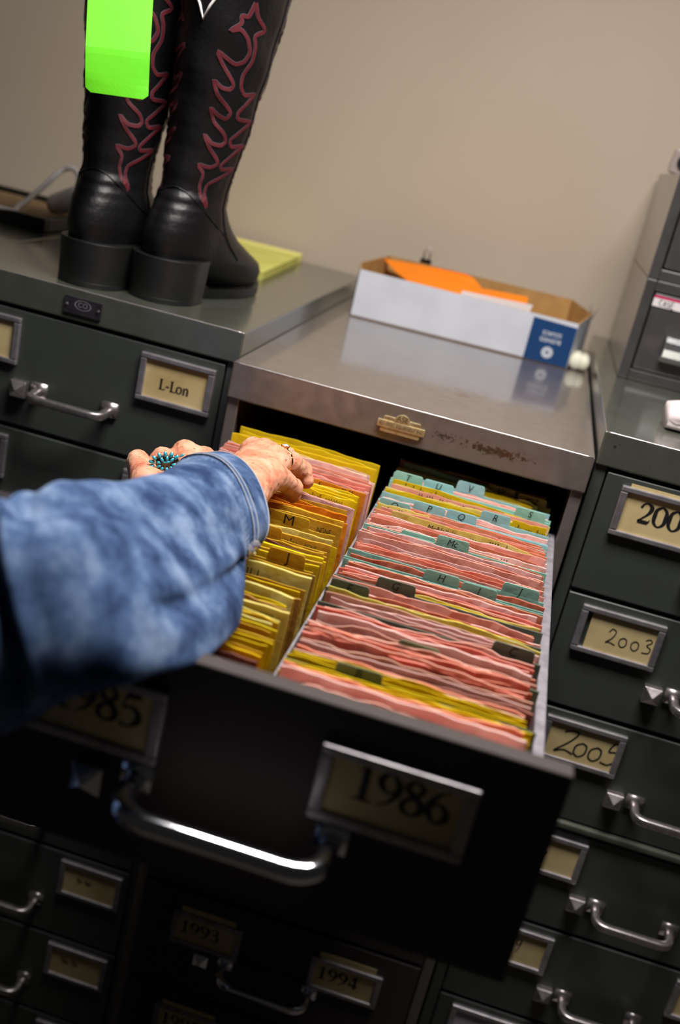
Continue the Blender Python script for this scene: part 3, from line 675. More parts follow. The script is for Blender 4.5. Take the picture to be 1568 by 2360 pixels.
def LPt(x, z): return (.391 - x, fy(.391 - x) - .0012, .041 - z)
ftext(mb, 'BUSINESS', lambda x, y: LPt(x * .0088, y * .0100))
ftext(mb, 'SOURCE', lambda x, y: LPt(x * .0088, y * .0100 - .0115))
for r_, q in ((.0092, .0012), (.0060, .0030)):
    n = 28
    stroke(mb, [(r_ * math.cos(2 * PI * k / n), r_ * math.sin(2 * PI * k / n), q) for k in range(n + 1)], lambda x, y: LPt(x, y + .021), False)
ftext(mb, 'B', lambda x, y: LPt(x * .008, y * .009 + .021))
lab = O('printed_label', mb, [M_blue, M_white], bx); prop(lab, 'navy blue printed label with upside-down lettering')

def sheet(name, corners, m, label, cat, parent=None, n=8, bow=.004, th=.0006, group=None, fold=None):
    """bent sheet through 4 corners (a,b,c,d) with real thickness"""
    a, b, c, d = [Vector(p) for p in corners]; nrm = (b - a).cross(d - a).normalized()
    mb = MB(); g = []
    for s_ in (-1, 1):
        gg = []
        for i in range(n + 1):
            for j in range(n + 1):
                u, v = i / n, j / n
                p = a * (1 - u) * (1 - v) + b * u * (1 - v) + c * u * v + d * (1 - u) * v
                p = p + nrm * (bow * math.sin(u * PI) + bow * .5 * math.sin(v * 5 + u * 2)) + nrm * (s_ * th / 2)
                gg.append(p)
        g.append(gg)
    N1 = n + 1
    f0 = [(i * N1 + j, (i + 1) * N1 + j, (i + 1) * N1 + j + 1, i * N1 + j + 1) for i in range(n) for j in range(n)]
    mb.add(g[1], f0); mb.add(g[0], [tuple(reversed(f)) for f in f0])
    off = len(g[0])
    ed = [i * N1 for i in range(N1)] + [n * N1 + j for j in range(1, N1)] + [i * N1 + n for i in range(n - 1, -1, -1)] + [j for j in range(n - 1, 0, -1)]
    vs = [g[1][k] for k in ed] + [g[0][k] for k in ed]; L = len(ed)
    mb.add(vs, [(k, L + k, L + (k + 1) % L, (k + 1) % L) for k in range(L)])
    o = O(name, mb, m, parent)
    if parent is None: prop(o, label, cat, group)
    return o
# papers standing in the box
sheet('white_paper', [(.215, .596, .012), (.335, .600, .012), (.346, .606, .0885), (.222, .600, .0835)], M_wp, 'white paper edge showing under the orange sheet in the box', 'paper', bow=.003)
mb = MB()
pts = [(885, 596), (968, 610), (1075, 632), (1090, 640), (1110, 664), (1216, 684), (1212, 712), (1120, 700), (1088, 690), (965, 664), (945, 652), (912, 626)]
yq = lambda u: .600 + .0002 * (u - 885)
vs = []
def onp(u, v, y):
    r = ROT @ Vector(((u - 784) / FPX, -(v - 1180) / FPX, -1)); return CAM + r * ((y - CAM.y) / r.y)
depthy = [.748, .735, .715, .713, .690, .668, .615, .618, .620, .640, .650, .700]
top_ = [onp(u, v, y) for (u, v), y in zip(pts, depthy)]
down = [p + Vector((.002, .004, -.0009)) for p in top_]
n = len(top_); mb.add(list(top_) + down, [tuple(range(n)), tuple(reversed(range(n, 2 * n)))] + [(i, n + i, n + (i + 1) % n, (i + 1) % n) for i in range(n)])
a_, b_, c_, d_ = top_[9], top_[6], Vector((.335, .63, .008)), Vector((.13, .64, .008))
mb.add([a_, b_, c_, d_, a_ + Vector((0, .001, 0)), b_ + Vector((0, .001, 0)), c_ + Vector((0, .001, 0)), d_ + Vector((0, .001, 0))], [(0, 1, 2, 3), (7, 6, 5, 4), (0, 4, 5, 1), (2, 6, 7, 3), (1, 5, 6, 2), (0, 3, 7, 4)])
prop(O('orange_paper', mb, M_orange), 'crumpled bright orange paper sticking out of the cardboard tray', 'paper')

M_blk = mat('black_lacquer', srgb(22, 22, 24), .3)
M_bluep = mat('blue_lacquer', srgb(40, 50, 140), .3)
def binder_clip(loc, ang, m, label, s=1.0):
    t = root('binder_clip', label, 'binder clip', loc)
    L = Vector(loc); c, q = math.cos(ang), math.sin(ang)
    def W_(x, y, z): return (L.x + (x * c - y * q) * s, L.y + (x * q + y * c) * s, L.z + z * s)
    mb = MB()
    a = [(-.006, 0), (-.0015, .016), (.0015, .016), (.006, 0), (.005, 0), (.001, .0145), (-.001, .0145), (-.005, 0)]
    # jaw opens downwards over the board edge
    mb.prism([(p[0], -p[1]) for p in a], lambda x, z, d: W_(d - .0105, x, z + .004), .021)
    O('jaw', mb, m, t)
    for sg in (-1, 1):
        pts = [(-.005, sg * .005, .003), (-.006, sg * .010, .016), (-.003, sg * .012, .024), (.003, sg * .012, .024), (.006, sg * .010, .016), (.005, sg * .005, .003)]
        mb = MB(); mb.tube([W_(*p) for p in pts], .0009 * s, 6, up=(0, 1, .2)); O('wire_arm', mb, M_alu, t, smooth=True)
    return t
binder_clip((.128, .786, .098), 0, M_blk, 'black binder clip with wire arms on the far edge of the tray')
binder_clip((.4535, .712, .0855), math.radians(80), M_bluep, 'blue binder clip on the right corner of the tray', s=.62)

# cream rubber block right of the tray
M_cream = mat('cream_rubber', srgb(232, 228, 206), .6, bump=(80, .2, .001))
mb = MB()
for dx, rr in ((0, .0118), (.0125, .0105)):
    mb.tube([(.443 + dx, .588, .0150), (.4435 + dx, .592, .0150), (.4455 + dx, .632, .0150), (.446 + dx, .636, .0150)], [rr * .8, rr, rr, rr * .8], 16, flat=1.2)
prop(O('eraser', mb, M_cream, smooth=True), 'cream double rubber eraser lying right of the cardboard tray', 'eraser')

# two small dark cabinets stacked on the right cabinet
M_char = mat('charcoal_enamel', srgb(74, 71, 71), .38, .3, coat=.8, coat_r=.14, noise=(50, srgb(66, 63, 63), .35, .7), bump=(300, .05, .0006))
M_mag = mat('magenta_stripe', srgb(190, 30, 90), .5)
M_lab = mat('white_tape_label', srgb(216, 208, 208), .5, noise=(30, srgb(196, 188, 188), .4, .7))
def small_cab(z0, z1, label, low):
    t = root('card_cabinet', label, 'cabinet', (.66, .62, z0)); x0, x1, y0, y1 = .503, .835, .435, .845
    mb = MB(); e = .016
    mb.box(x0, x0 + e, y0, y1, z0, z1).box(x1 - e, x1, y0, y1, z0, z1).box(x0 + e, x1 - e, y0, y1, z1 - e, z1).box(x0 + e, x1 - e, y0, y1, z0, z0 + e)
    mb.box(x0 + e, x1 - e, y1 - .01, y1, z0 + e, z1 - e)
    O('body', mb, M_char, t, bevel=.0015)
    d = O('drawer', MB().box(x0 + e + .0025, x1 - e - .0025, y0 + .001, y0 + .02, z0 + e + .0025, z1 - e - .0025).box(x0 + e + .006, x1 - e - .006, y0 + .02, y0 + .38, z0 + e + .003, z0 + e + .008), M_char, t, bevel=.002)
    mb = MB(); zz = z1 - e - .0060
    mb.box(x0 + e + .0025, x0 + e + .085, y0 - .0006, y0 + .0012, zz - .016, zz)
    if low:
        mb.mi = 1; mb.box(x0 + e + .0025, x0 + e + .085, y0 - .0010, y0 + .001, zz - .003, zz + .0004)
        mb.mi = 2; write(mb, '', None)
        for i, st in enumerate(([(.40, .85, .1), (.1, .9, .1), (.02, .3, .1), (.4, .1, .1)], [(.6, .0, .1), (.8, .9, .1), (.98, .0, .1)], [(1.5, .85, .1), (1.2, .8, .1), (1.25, .5, .1), (1.5, .4, .1), (1.45, .05, .1), (1.15, .1, .1)], [(2.1, .9, .1), (1.75, .9, .1), (1.75, .0, .1), (2.15, .0, .1)], [(1.75, .48, .1), (2.05, .48, .1)], [(.68, .35, .1), (.92, .35, .1)])):
            stroke(mb, st, lambda a, b: (x0 + e + .012 + a * .0105, y0 - .0011, zz - .0145 + b * .010), True)
        O('label_strip', mb, [M_lab, M_mag, M_ink], d)
    mb = MB(); hx0, hx1, hz = .556, .786, .0585 + z0
    prof = [(-.021, .000), (-.019, .010), (-.010, .020), (.002, .025), (.013, .023), (.020, .015), (.021, .006), (.017, .006), (.015, .013), (.010, .018), (.001, .020), (-.009, .016), (-.0155, .008), (-.017, .0)]
    mb.prism([(a, b) for a, b in prof], lambda a, b, dd: (hx0 + dd, y0 - b, hz + a), hx1 - hx0)
    O('handle', mb, M_chr2, d, bevel=.0012)
    return t
small_cab(.034, .1895, 'charcoal small cabinet with a magenta-topped label, lower of the stack of two', True)
small_cab(.1905, .346, 'charcoal small cabinet without a label, upper of the stack of two', False)
# thing on top of the stack
M_smoke = mat('smoked_plastic', srgb(150, 136, 130), .25, coat=.5)
tp = onp(1541, 391, .60)
t = root('tape_dispenser', 'smoky plastic dispenser with a black hub on top of the small cabinet stack', 'tape dispenser', (tp.x + .05, .60, .3465))
mb = MB(); x0 = tp.x
mb.prism([(x0, .3465), (x0 + .13, .3465), (x0 + .13, .372), (x0 + .10, .380), (x0 + .055, .378), (x0 + .03, .386), (x0 + .002, .384), (x0 - .001, .360)], lambda x, z, d: (x, .585 + d, z), .03)
O('body', mb, M_smoke, t, bevel=.003)
mb = MB(); mb.cyl((x0 + .021, .580, .366), (x0 + .021, .620, .366), .0125, n=24); mb.cyl((x0 + .07, .580, .380), (x0 + .07, .620, .380), .026, n=30)
O('hub', mb, M_blk, t, bevel=.001)

# folded cloth on the right cabinet
M_cloth = mat('pale_pink_cloth', srgb(236, 222, 222), .85, noise=(25, srgb(224, 206, 206), .35, .7), bump=(90, .35, .002))
mb = MB(); rings = []
for i in range(15):
    u = i / 14; x = .5525 + .17 * u
    y0_ = .100 + .006 * math.sin(u * 4); y1_ = .176 + .008 * math.sin(u * 3 + 1)
    e = min(1, .35 + 5 * u) if u < .2 else 1
    hgt = (.0325 + .003 * math.sin(u * 7)) * (.82 + .18 * e)
    yc = (y0_ + y1_) / 2; hy = (y1_ - y0_) / 2 * (.80 + .20 * e)
    ring = []
    for k in range(32):
        a = 2 * PI * k / 32; c, q = math.cos(a), math.sin(a)
        yy = yc + hy * math.copysign(abs(c) ** .6, c); zz = .0335 + hgt / 2 + hgt / 2 * math.copysign(abs(q) ** .6, q)
        cr = math.exp(-((a - 3.35) / .13) ** 2) * .010 * min(1, u * 5)
        ring.append((x, yy + cr, zz + cr * .15))
    rings.append(ring)
mb.loft(rings)
prop(O('folded_cloth', mb, M_cloth, smooth=True), 'folded pale pink cloth on the top of the right cabinet, at the frame edge', 'cloth')

# ------------------------------------------------------------------ things on the left cabinet
M_pad = mat('yellow_pad_paper', srgb(226, 222, 120), .7, noise=(20, srgb(214, 208, 98), .4, .7))
M_padt = mat('pale_yellow_binding', srgb(236, 226, 140), .6)
pd = root('legal_pad', 'yellow legal pad lying behind the boots near the wall', 'notepad', (-.2, .67, .0325))
c_, s_ = math.cos(.05), math.sin(.05)
def PD(x, y, z): return (-.105 + x * c_ - y * s_, .495 + x * s_ + y * c_, .0325 + z)
mb = MB()
for k in range(5):
    j = .0015 * (k % 2)
    mb.prism([(-.212 + j, 0 + j), (0 - j, 0 + j), (0 - j, .345), (-.212 + j, .345)], lambda x, y, d: PD(x, y, k * .0026 + d + .004 * max(0, y) * k / 4), .0022)
O('pages', mb, M_pad, pd)
O('binding', MB().prism([(-.2135, .322), (.0015, .322), (.0015, .347), (-.2135, .347)], lambda x, y, d: PD(x, y, d - .0), .0175), M_padt, pd, bevel=.002)

M_traym = mat('black_tray', srgb(26, 22, 20), .45)
M_tan = mat('tan_board', srgb(150, 122, 84), .7, noise=(20, srgb(128, 102, 68), .4, .7))
tr = root('serving_tray', 'black-edged tan tray at the left edge behind the boots', 'tray', (-.64, .54, .0325))
mb = MB(); tx0, tx1, ty0, ty1 = -.83, -.458, .395, .68
mb.box(tx0, tx1, ty0, ty0 + .012, .0325, .0555).box(tx0, tx1, ty1 - .012, ty1, .0325, .0555).box(tx0, tx0 + .012, ty0 + .012, ty1 - .012, .0325, .0555).box(tx1 - .012, tx1, ty0 + .012, ty1 - .012, .0325, .0555)
O('rim', mb, M_traym, tr, bevel=.003)
O('board', MB().box(tx0 + .012, tx1 - .012, ty0 + .012, ty1 - .012, .0325, .046), M_tan, tr)
M_cord = mat('white_cord', srgb(232, 224, 222), .45)
ad = root('power_adapter', 'white plug and cord lying behind the left boot', 'plug', (-.48, .52, .056))
mb = MB(); pth = [(-.80, .46, .063), (-.70, .42, .061), onp(10, 482, .40), onp(45, 474, .43), onp(100, 430, .49), onp(140, 395, .52), onp(165, 388, .52), onp(180, 402, .52), onp(178, 428, .52), onp(162, 450, .52)]
pc = [Vector(p[:3]) for p in catmull([tuple(p) for p in pth], 8)]
mb.tube(pc, .0048, 10); O('cord', mb, M_cord, ad, smooth=True)
mb = MB(); q = onp(158, 462, .52); mb.tube([q + Vector((-.028, 0, -.018)), q + Vector((-.024, 0, -.014)), q + Vector((.012, 0, .006)), q + Vector((.03, 0, .010)), q + Vector((.034, 0, .012))], [.014, .019, .021, .019, .012], 20)
O('plug_body', mb, M_cord, ad, smooth=True)
mb = MB(); mb.cyl(q + Vector((-.030, -.002, -.019)), q + Vector((-.024, -.002, -.015)), .0125, n=18); O('plug_socket', mb, mat('brown_recess', srgb(60, 46, 36), .6), ad)

# ------------------------------------------------------------------ boots
ZS = [.012, .022, .034, .045, .054, .066, .08, .095, .11, .13, .15, .17, .2, .23, .26, .3, .34, .38, .42, .47]
YB = [.13, .105, .07, .03, -.010, -.015, -.017, -.015, -.010, .000, .007, .010, .012, .009, .003, -.005, -.013, -.020, -.027, -.034]
YF = [.285, .295, .298, .288, .266, .235, .203, .179, .161, .146, .138, .135, .136, .142, .147, .154, .163, .171, .180, .188]
WW = [.035, .041, .045, .049, .053, .053, .052, .049, .046, .042, .042, .044, .049, .052, .054, .057, .060, .062, .064, .066]
def boot_pt(t, z, off=0.0, wr=0.0, ln=None):
    yb, yf, w = np.interp(z, ZS, YB), np.interp(z, ZS, YF), np.interp(z, ZS, WW)
    c, h = (yb + yf) / 2, (yf - yb) / 2; sx, cy = math.sin(t), -math.cos(t)
    d = off
    if wr:
        # creases at the ankle and soft rolls up the back of the shaft
        back = max(0, math.cos(t)) ** 1.2
        d += wr * back * (.0013 * math.sin(z * 420) * math.exp(-((z - .135) / .018) ** 2) + .0008 * math.sin(z * 300 + 2 * t) * math.exp(-((z - .24) / .06) ** 2))
        d += wr * .0035 * math.exp(-((z - .152) / .012) ** 2) * -back
        d += wr * .0012 * math.sin(z * 90 + t * 3) * math.exp(-((z - .3) / .1) ** 2)
        side = abs(math.sin(t)) ** 6
        d += wr * .0018 * side * (1 if z > .1 else 0) * math.exp(-((abs(t) % PI - PI / 2) / .12) ** 2)
    y = c + (h + d) * cy; ft = min(1, max(0, (.13 - z) / .06)); x = (w + d) * sx
    if ft > 0:
        u = (y - yb) / (yf - yb)
        prof = .94 + .06 * math.sin(min(1, max(0, u) / .66) * PI / 2) if u < .66 else 1.0 - .32 * ((u - .66) / .34) ** 2
        x *= (1 - ft) + ft * prof; x += ft * .14 * max(0, y - .07)
    x += LEAN[0] * z
    return (x, y, z)
LEAN = [.055]
M_leather = mat('black_leather', srgb(13, 12, 13), .42, coat=.0, coat_r=.3, bump=(150, .35, .0018), spec=.42)
M_heel = mat('black_stacked_heel', srgb(20, 20, 19), .5, coat=.15, coat_r=.2, stretch=(1, 1, 12), noise=(12, srgb(14, 14, 13), .4, .6))
M_red = mat('dark_red_stitching', srgb(88, 17, 28), .6, bump=(900, .6, .0006))
M_thr = mat('pale_thread', srgb(92, 78, 86), .6)
M_pipe = mat('white_piping', srgb(235, 232, 228), .4)
FA = [(52, .386), (48, .368), (40, .368), (42, .359), (30, .347), (42, .353), (52, .344), (58, .329), (54, .317), (44, .311), (20, .323), (30, .308), (44, .293), (48, .287), (44, .281), (34, .281), (22, .289), (30, .272), (46, .260), (52, .254), (48, .245), (36, .248), (24, .256), (32, .239), (50, .227), (56, .218), (50, .212), (36, .212), (22, .223), (34, .206), (50, .194), (54, .188), (44, .182), (24, .184), (38, .173), (38, .158), (44, .146), (60, .131)]
FB = [(52, .386), (58, .371), (73, .359), (59, .350), (63, .338), (64, .320), (57, .302), (58, .287), (66, .278), (86, .284), (72, .269), (62, .257), (63, .248), (90, .249), (74, .233), (61, .221), (67, .212), (92, .218), (70, .200), (59, .188), (63, .182), (88, .186), (70, .173), (50, .161), (50, .149), (60, .131)]
def boot(BX, BY, yaw, label):
    bt = root('cowboy_boot', label, 'boot', (BX, BY, .0325)); c, s = math.cos(yaw), math.sin(yaw)
    ORG[bt.name] = Vector((BX, BY, .0325))
    def Wd(p): return (BX + c * p[0] - s * p[1], BY + s * p[0] + c * p[1], .0325 + p[2])
    zs = [.012, .017, .022, .028, .034, .040, .045, .050] + [.054 + i * .004 for i in range(30)] + [.174 + .008 * i for i in range(35)]
    nt_ = 72; rings = []
    for z in zs:
        rings.append([Wd(boot_pt(2 * PI * k / nt_, z + (.018 * (abs(math.sin(2 * PI * k / nt_)) - .6) * max(0, (z - .40) / .046) if z > .40 else 0), 0, 1.0)) for k in range(nt_)])
    inner = []
    for z in (zs[-1], .40, .30, .20):
        inner.append([Wd(boot_pt(2 * PI * k / nt_, z + (.018 * (abs(math.sin(2 * PI * k / nt_)) - .6) * max(0, (z - .40) / .046) if z > .40 else 0), -.003)) for k in range(nt_)])
    mb = MB(); mb.loft(rings + inner, cap1=True)
    O('upper', mb, M_leather, bt, smooth=True)
    # sole and welt
    mb = MB()
    def outline(z0, grow, ya=.12):
        pts = []
        for k in range(nt_):
            t = 2 * PI * k / nt_; x, y, _ = boot_pt(t, .030, grow); pts.append((x, y))
        return pts
    o1 = outline(0, .0025)
    mb.loft([[Wd((x, y, z + (.030 if False else 0) + max(0, (y - .24)) * .12)) for x, y in o1] for z in (.0005, .009, .0125)])
    # arch from the ball of the foot up to the heel seat
    mb.loft([[Wd((x_, y_, z_)) for x_, z_ in ((-.030, zz), (.034, zz), (.034, zz + .006), (-.030, zz + .006))] for y_, zz in ((.135, .004), (.11, .012), (.085, .026), (.06, .040), (.03, .047))])
    O('sole', mb, M_heel, bt, bevel=.001)
    # stacked heel: D shape, widening upwards
    mb = MB()
    def hring(z, g):
        pts = []
        for k in range(40):
            a = PI * k / 39
            pts.append((-(.047 + g) * math.cos(a) + .004, .034 - (.052 + g) * math.sin(a), z))
        pts += [(.047 + g + .004, .064, z), (-(.047 + g) + .004, .064, z)]
        return [Wd(p) for p in pts]
    mb.loft([hring(0, -.001), hring(.006, -.001), hring(.0065, -.0012), hring(.050, .0010), hring(.0565, .0014), hring(.059, .0014)])
    O('heel', mb, M_heel, bt, bevel=.0008)
    # stitching: pale edge thread under a dark red ribbon
    for nm, m, wdt, off in (('stitching', M_thr, .0056, .0006), ('stitching', M_red, .0043, .0012)):
        mb = MB()
        for line in (FA, FB):
            for mir in (1, -1):
                for base in (0, PI):
                    def Pf(a, z):
                        t = math.radians(a) * mir
                        if base: t = PI - t
                        return Wd(boot_pt(t, z, off, 1.0))
                    pts = [(a, z) for a, z in line]; dense = []
                    for (a0, z0), (a1, z1) in zip(pts, pts[1:]):
                        for k in range(4): dense.append((a0 + (a1 - a0) * k / 4, z0 + (z1 - z0) * k / 4))
                    dense.append(pts[-1])
                    # smooth lightly but keep the points of the flames
                    for _ in range(1):
                        dense = [dense[0]] + [((dense[i - 1][0] + 2 * dense[i][0] + dense[i + 1][0]) / 4, (dense[i - 1][1] + 2 * dense[i][1] + dense[i + 1][1]) / 4) for i in range(1, len(dense) - 1)] + [dense[-1]]
                    KA = .07 / 57.3   # metres per degree on the shaft
                    vs = []
                    for i, (a, z) in enumerate(dense):
                        p, q = dense[max(i - 1, 0)], dense[min(i + 1, len(dense) - 1)]
                        dx, dy = (q[0] - p[0]) * KA, q[1] - p[1]; l = math.hypot(dx, dy) or 1
                        nx, ny = -dy / l * wdt / 2 / KA, dx / l * wdt / 2
                        vs += [Pf(a + nx, z + ny), Pf(a - nx, z - ny)]
                    mb.add(vs, [(2 * i, 2 * i + 1, 2 * i + 3, 2 * i + 2) for i in range(len(dense) - 1)])
        o = O(nm, mb, m, bt); prop(o, 'dark red flame stitching' if m is M_red else 'pale thread edging the red flames')
    # white piping: V at the back and the front of the shaft
    for base in (0, PI):
        mb = MB()
        V_ = [(-60, .437), (-34, .405), (-18, .384), (-7, .370), (0, .354), (6, .370), (13, .384), (30, .405), (60, .437)]
        mb.tube([Wd(boot_pt(math.radians(a) + base, z, .0010, 1)) for a, z in V_], .0018, 6)
        O('piping', mb, M_pipe, bt, smooth=True)
    # side seams and the seam of the counter over the heel
    mb = MB()
    for a in (97, -97):
        mb.tube([Wd(boot_pt(math.radians(a), z, .0008, 1)) for z in np.arange(.06, .44, .01)], .0014, 5)
    mb.tube([Wd(boot_pt(math.radians(a), .150 - .055 * (abs(a) / 95) ** 1.7, .0004, 1)) for a in range(-95, 96, 5)], .0011, 5)
    O('seam', mb, M_leather, bt, smooth=True)
    return bt, Wd
b1, Wd1 = boot(-.1495, .088, math.radians(-4), 'right-hand black cowboy boot with dark red flame stitching and white V piping')
LEAN[0] = -.012
b2, Wd2 = boot(-.243, .066, math.radians(-3), 'left-hand black cowboy boot, behind the bright green tag')
# tag hanging from the boots
M_tag = mat('fluorescent_green_card', srgb(100, 208, 12), .6, noise=(14, srgb(92, 200, 8), .4, .7), bump=(40, .2, .002))
DT_ = 1.262
tl, tr_, br, bl_ = K(208, -110, DT_), K(360, -110, DT_ + .01), K(340, 221, DT_), K(193, 196, DT_ - .01)
mb = MB(); nx_, nz_ = 12, 24; nrm = (tr_ - tl).cross(bl_ - tl).normalized()
if nrm.dot(TOW) < 0: nrm = -nrm
gs = []
for sg in (1, -1):
    g_ = []
    for j in range(nz_ + 1):
        for i in range(nx_ + 1):
            u, v = i / nx_, j / nz_
            # rounded lower corners
            lim = 0
            du = min(u, 1 - u)
            if du < .08 and v > .955: v = v - (.08 - du) * .35 * (v - .955) / .045
            p = tl * (1 - u) * (1 - v) + tr_ * u * (1 - v) + br * u * v + bl_ * (1 - u) * v
            crease = max(0, v - .72)
            p = p + nrm * (-.045 * crease - .03 * max(0, v - .9) * (1 - u) + .02 * max(0, v - .9) * u + .002 * math.sin(v * 4)) + nrm * sg * .0003
            g_.append(p)
    gs.append(g_)
N1 = nx_ + 1
f0 = [(j * N1 + i, j * N1 + i + 1, (j + 1) * N1 + i + 1, (j + 1) * N1 + i) for j in range(nz_) for i in range(nx_)]
mb.add(gs[0], f0); mb.add(gs[1], [tuple(reversed(f)) for f in f0])
ed = [j * N1 for j in range(nz_ + 1)] + [nz_ * N1 + i for i in range(1, N1)] + [j * N1 + nx_ for j in range(nz_ - 1, -1, -1)] + [i for i in range(nx_ - 1, 0, -1)]
L_ = len(ed); mb.add([gs[0][k] for k in ed] + [gs[1][k] for k in ed], [(k, L_ + k, L_ + (k + 1) % L_, (k + 1) % L_) for k in range(L_)])
tg = root('paper_tag', 'fluorescent green paper tag hanging against the left boot', 'tag', tuple(tl))
O('card', mb, M_tag, tg)
mb = MB(); mb.tube([(tl + tr_) / 2 + Vector((0, 0, -.006)), (tl + tr_) / 2 + Vector((.01, .01, .02)), Vector(Wd2(boot_pt(.3, .40, .001)))], .0008, 6)
O('string', mb, M_pipe, tg)

# ------------------------------------------------------------------ the person
def cone_d(Pn, a, b, ra, rb):
    a = np.array(a, float); b = np.array(b, float); ab = b - a; L2 = (ab @ ab) or 1e-12
    t = np.clip(((Pn - a) @ ab) / L2, 0, 1)
    return np.linalg.norm(Pn - a - t[..., None] * ab, axis=-1) - (ra + (rb - ra) * t)
def smin(a, b, k):
    h = np.clip(.5 + .5 * (b - a) / k, 0, 1); return b * (1 - h) + a * h - k * h * (1 - h)
def surface_net(fn, lo, hi, h):
    ax = [np.arange(lo[i], hi[i] + h, h) for i in range(3)]
    X = np.stack(np.meshgrid(*ax, indexing='ij'), -1); V = fn(X).astype(np.float32); I = V < 0
    n = V.shape; acc = np.zeros((n[0] - 1, n[1] - 1, n[2] - 1, 3), np.float32); cnt = np.zeros(acc.shape[:3], np.float32)
    def sl(o): return tuple(slice(o[i], n[i] - 1 + o[i]) for i in range(3))
    C8 = [(i, j, k) for i in (0, 1) for j in (0, 1) for k in (0, 1)]
    for p in C8:
        for d in range(3):
            if p[d]: continue
            q = list(p); q[d] = 1
            va, vb = V[sl(p)], V[sl(q)]; m = (va < 0) != (vb < 0)
            t = np.where(m, va / np.where(m, va - vb, 1), 0)
            for e in range(3):
                acc[..., e] += m * (p[e] + (t if e == d else 0))
            cnt += m
    act = cnt > 0; idx = -np.ones(act.shape, np.int64); idx[act] = np.arange(act.sum())
    cc = np.argwhere(act); P_ = (cc + acc[act] / cnt[act][:, None]) * h + np.array(lo)
    F = []
    for d in range(3):
        e, f = (d + 1) % 3, (d + 2) % 3
        s0 = [slice(0, n[i]) for i in range(3)]; s1 = list(s0); s0[d] = slice(0, n[d] - 1); s1[d] = slice(1, n[d])
        m = I[tuple(s0)] != I[tuple(s1)]
        ed = np.argwhere(m); ed = ed[(ed[:, e] > 0) & (ed[:, f] > 0) & (ed[:, e] < n[e] - 1) & (ed[:, f] < n[f] - 1)]
        if not len(ed): continue
        def g(de, df):
            q = ed.copy(); q[:, e] += de; q[:, f] += df; return idx[q[:, 0], q[:, 1], q[:, 2]]
        Q = np.stack([g(-1, -1), g(0, -1), g(0, 0), g(-1, 0)], 1)
        ins = I[ed[:, 0], ed[:, 1], ed[:, 2]]; Q[~ins] = Q[~ins][:, ::-1]; F.append(Q)
    return P_, np.concatenate(F)

def hand_sdf(chains, palm, fore, bumps, k_palm=.009, k_f=.0016):
    def fn(X):
        d = None
        for a, b, ra, rb in palm:
            q = cone_d(X, a, b, ra, rb); d = q if d is None else smin(d, q, .014)
        fs = None
        for ch in chains:
            fd = None
            for (a, ra), (b, rb) in zip(ch, ch[1:]):
                q = cone_d(X, a, b, ra, rb); fd = q if fd is None else smin(fd, q, .0035)
            fs = fd if fs is None else smin(fs, fd, k_f)
        d = smin(d, fs, k_palm)
        for a, b, ra, rb in fore: d = smin(d, cone_d(X, a, b, ra, rb), .016)
        for c, r, s in bumps:
            c = np.array(c)
            d = d - s * np.exp(-((X - c) ** 2).sum(-1) / (r * r))
        x, y, z = X[..., 0], X[..., 1], X[..., 2]
        d = d + .00035 * np.sin(x * 520 + 2 * np.sin(y * 260)) * np.sin(z * 610 + 1.5 * np.sin(x * 300)) + .0005 * np.sin(x * 190 + y * 150) * np.sin(z * 210 - y * 120)
        return d
    return fn

# right hand: reaches into the left-hand row, knuckles up, fingers down between the cards
RW = K(545, 1140, 1.035)
rh_m = dict(i=K(582, 1040, 1.185), m=K(612, 1044, 1.165), r=K(638, 1062, 1.130), p=K(628, 1096, 1.085))
r_ch = [
    [(rh_m['i'], .0125), (K(622, 1054, 1.225), .0108), (K(648, 1085, 1.235), .0095), (K(652, 1112, 1.225), .0082)],
    [(rh_m['m'], .0125), (K(658, 1052, 1.195), .0110), (K(682, 1078, 1.215), .0098), (K(688, 1106, 1.205), .0084)],
    [(rh_m['r'], .0125), (K(672, 1066, 1.150), .0115), (K(696, 1084, 1.170), .0108), (K(705, 1108, 1.172), .0092)],
    [(rh_m['p'], .0120), (K(655, 1108, 1.105), .0108), (K(674, 1124, 1.125), .0102), (K(676, 1141, 1.130), .0088)],
    [(K(560, 1085, 1.10), .016), (K(585, 1098, 1.155), .0125), (K(612, 1118, 1.185), .0108), (K(630, 1135, 1.185), .009)],
]
r_palm = [(RW, rh_m['i'], .0215, .0125), (RW, rh_m['m'], .022, .0125), (RW, rh_m['r'], .022, .0130), (RW, rh_m['p'], .0215, .0125),
          (K(575, 1085, 1.10), K(610, 1100, 1.12), .018, .015)]
r_fore = [(RW, K(440, 1200, .955), .0235, .027)]
r_bump = [(rh_m[k] + UP * .012, .008, .0022) for k in 'imrp'] + [(K(672, 1054, 1.14), .007, .0012), (K(655, 1098, 1.095), .007, .001)]
# tendons along the back of the hand
for k in 'imrp':
    for t in (.35, .5, .65, .8): r_bump.append((RW.lerp(rh_m[k], t) + UP * .018 + TOW * .004, .006, .0009))
rfn = hand_sdf(r_ch, r_palm, r_fore, r_bump)

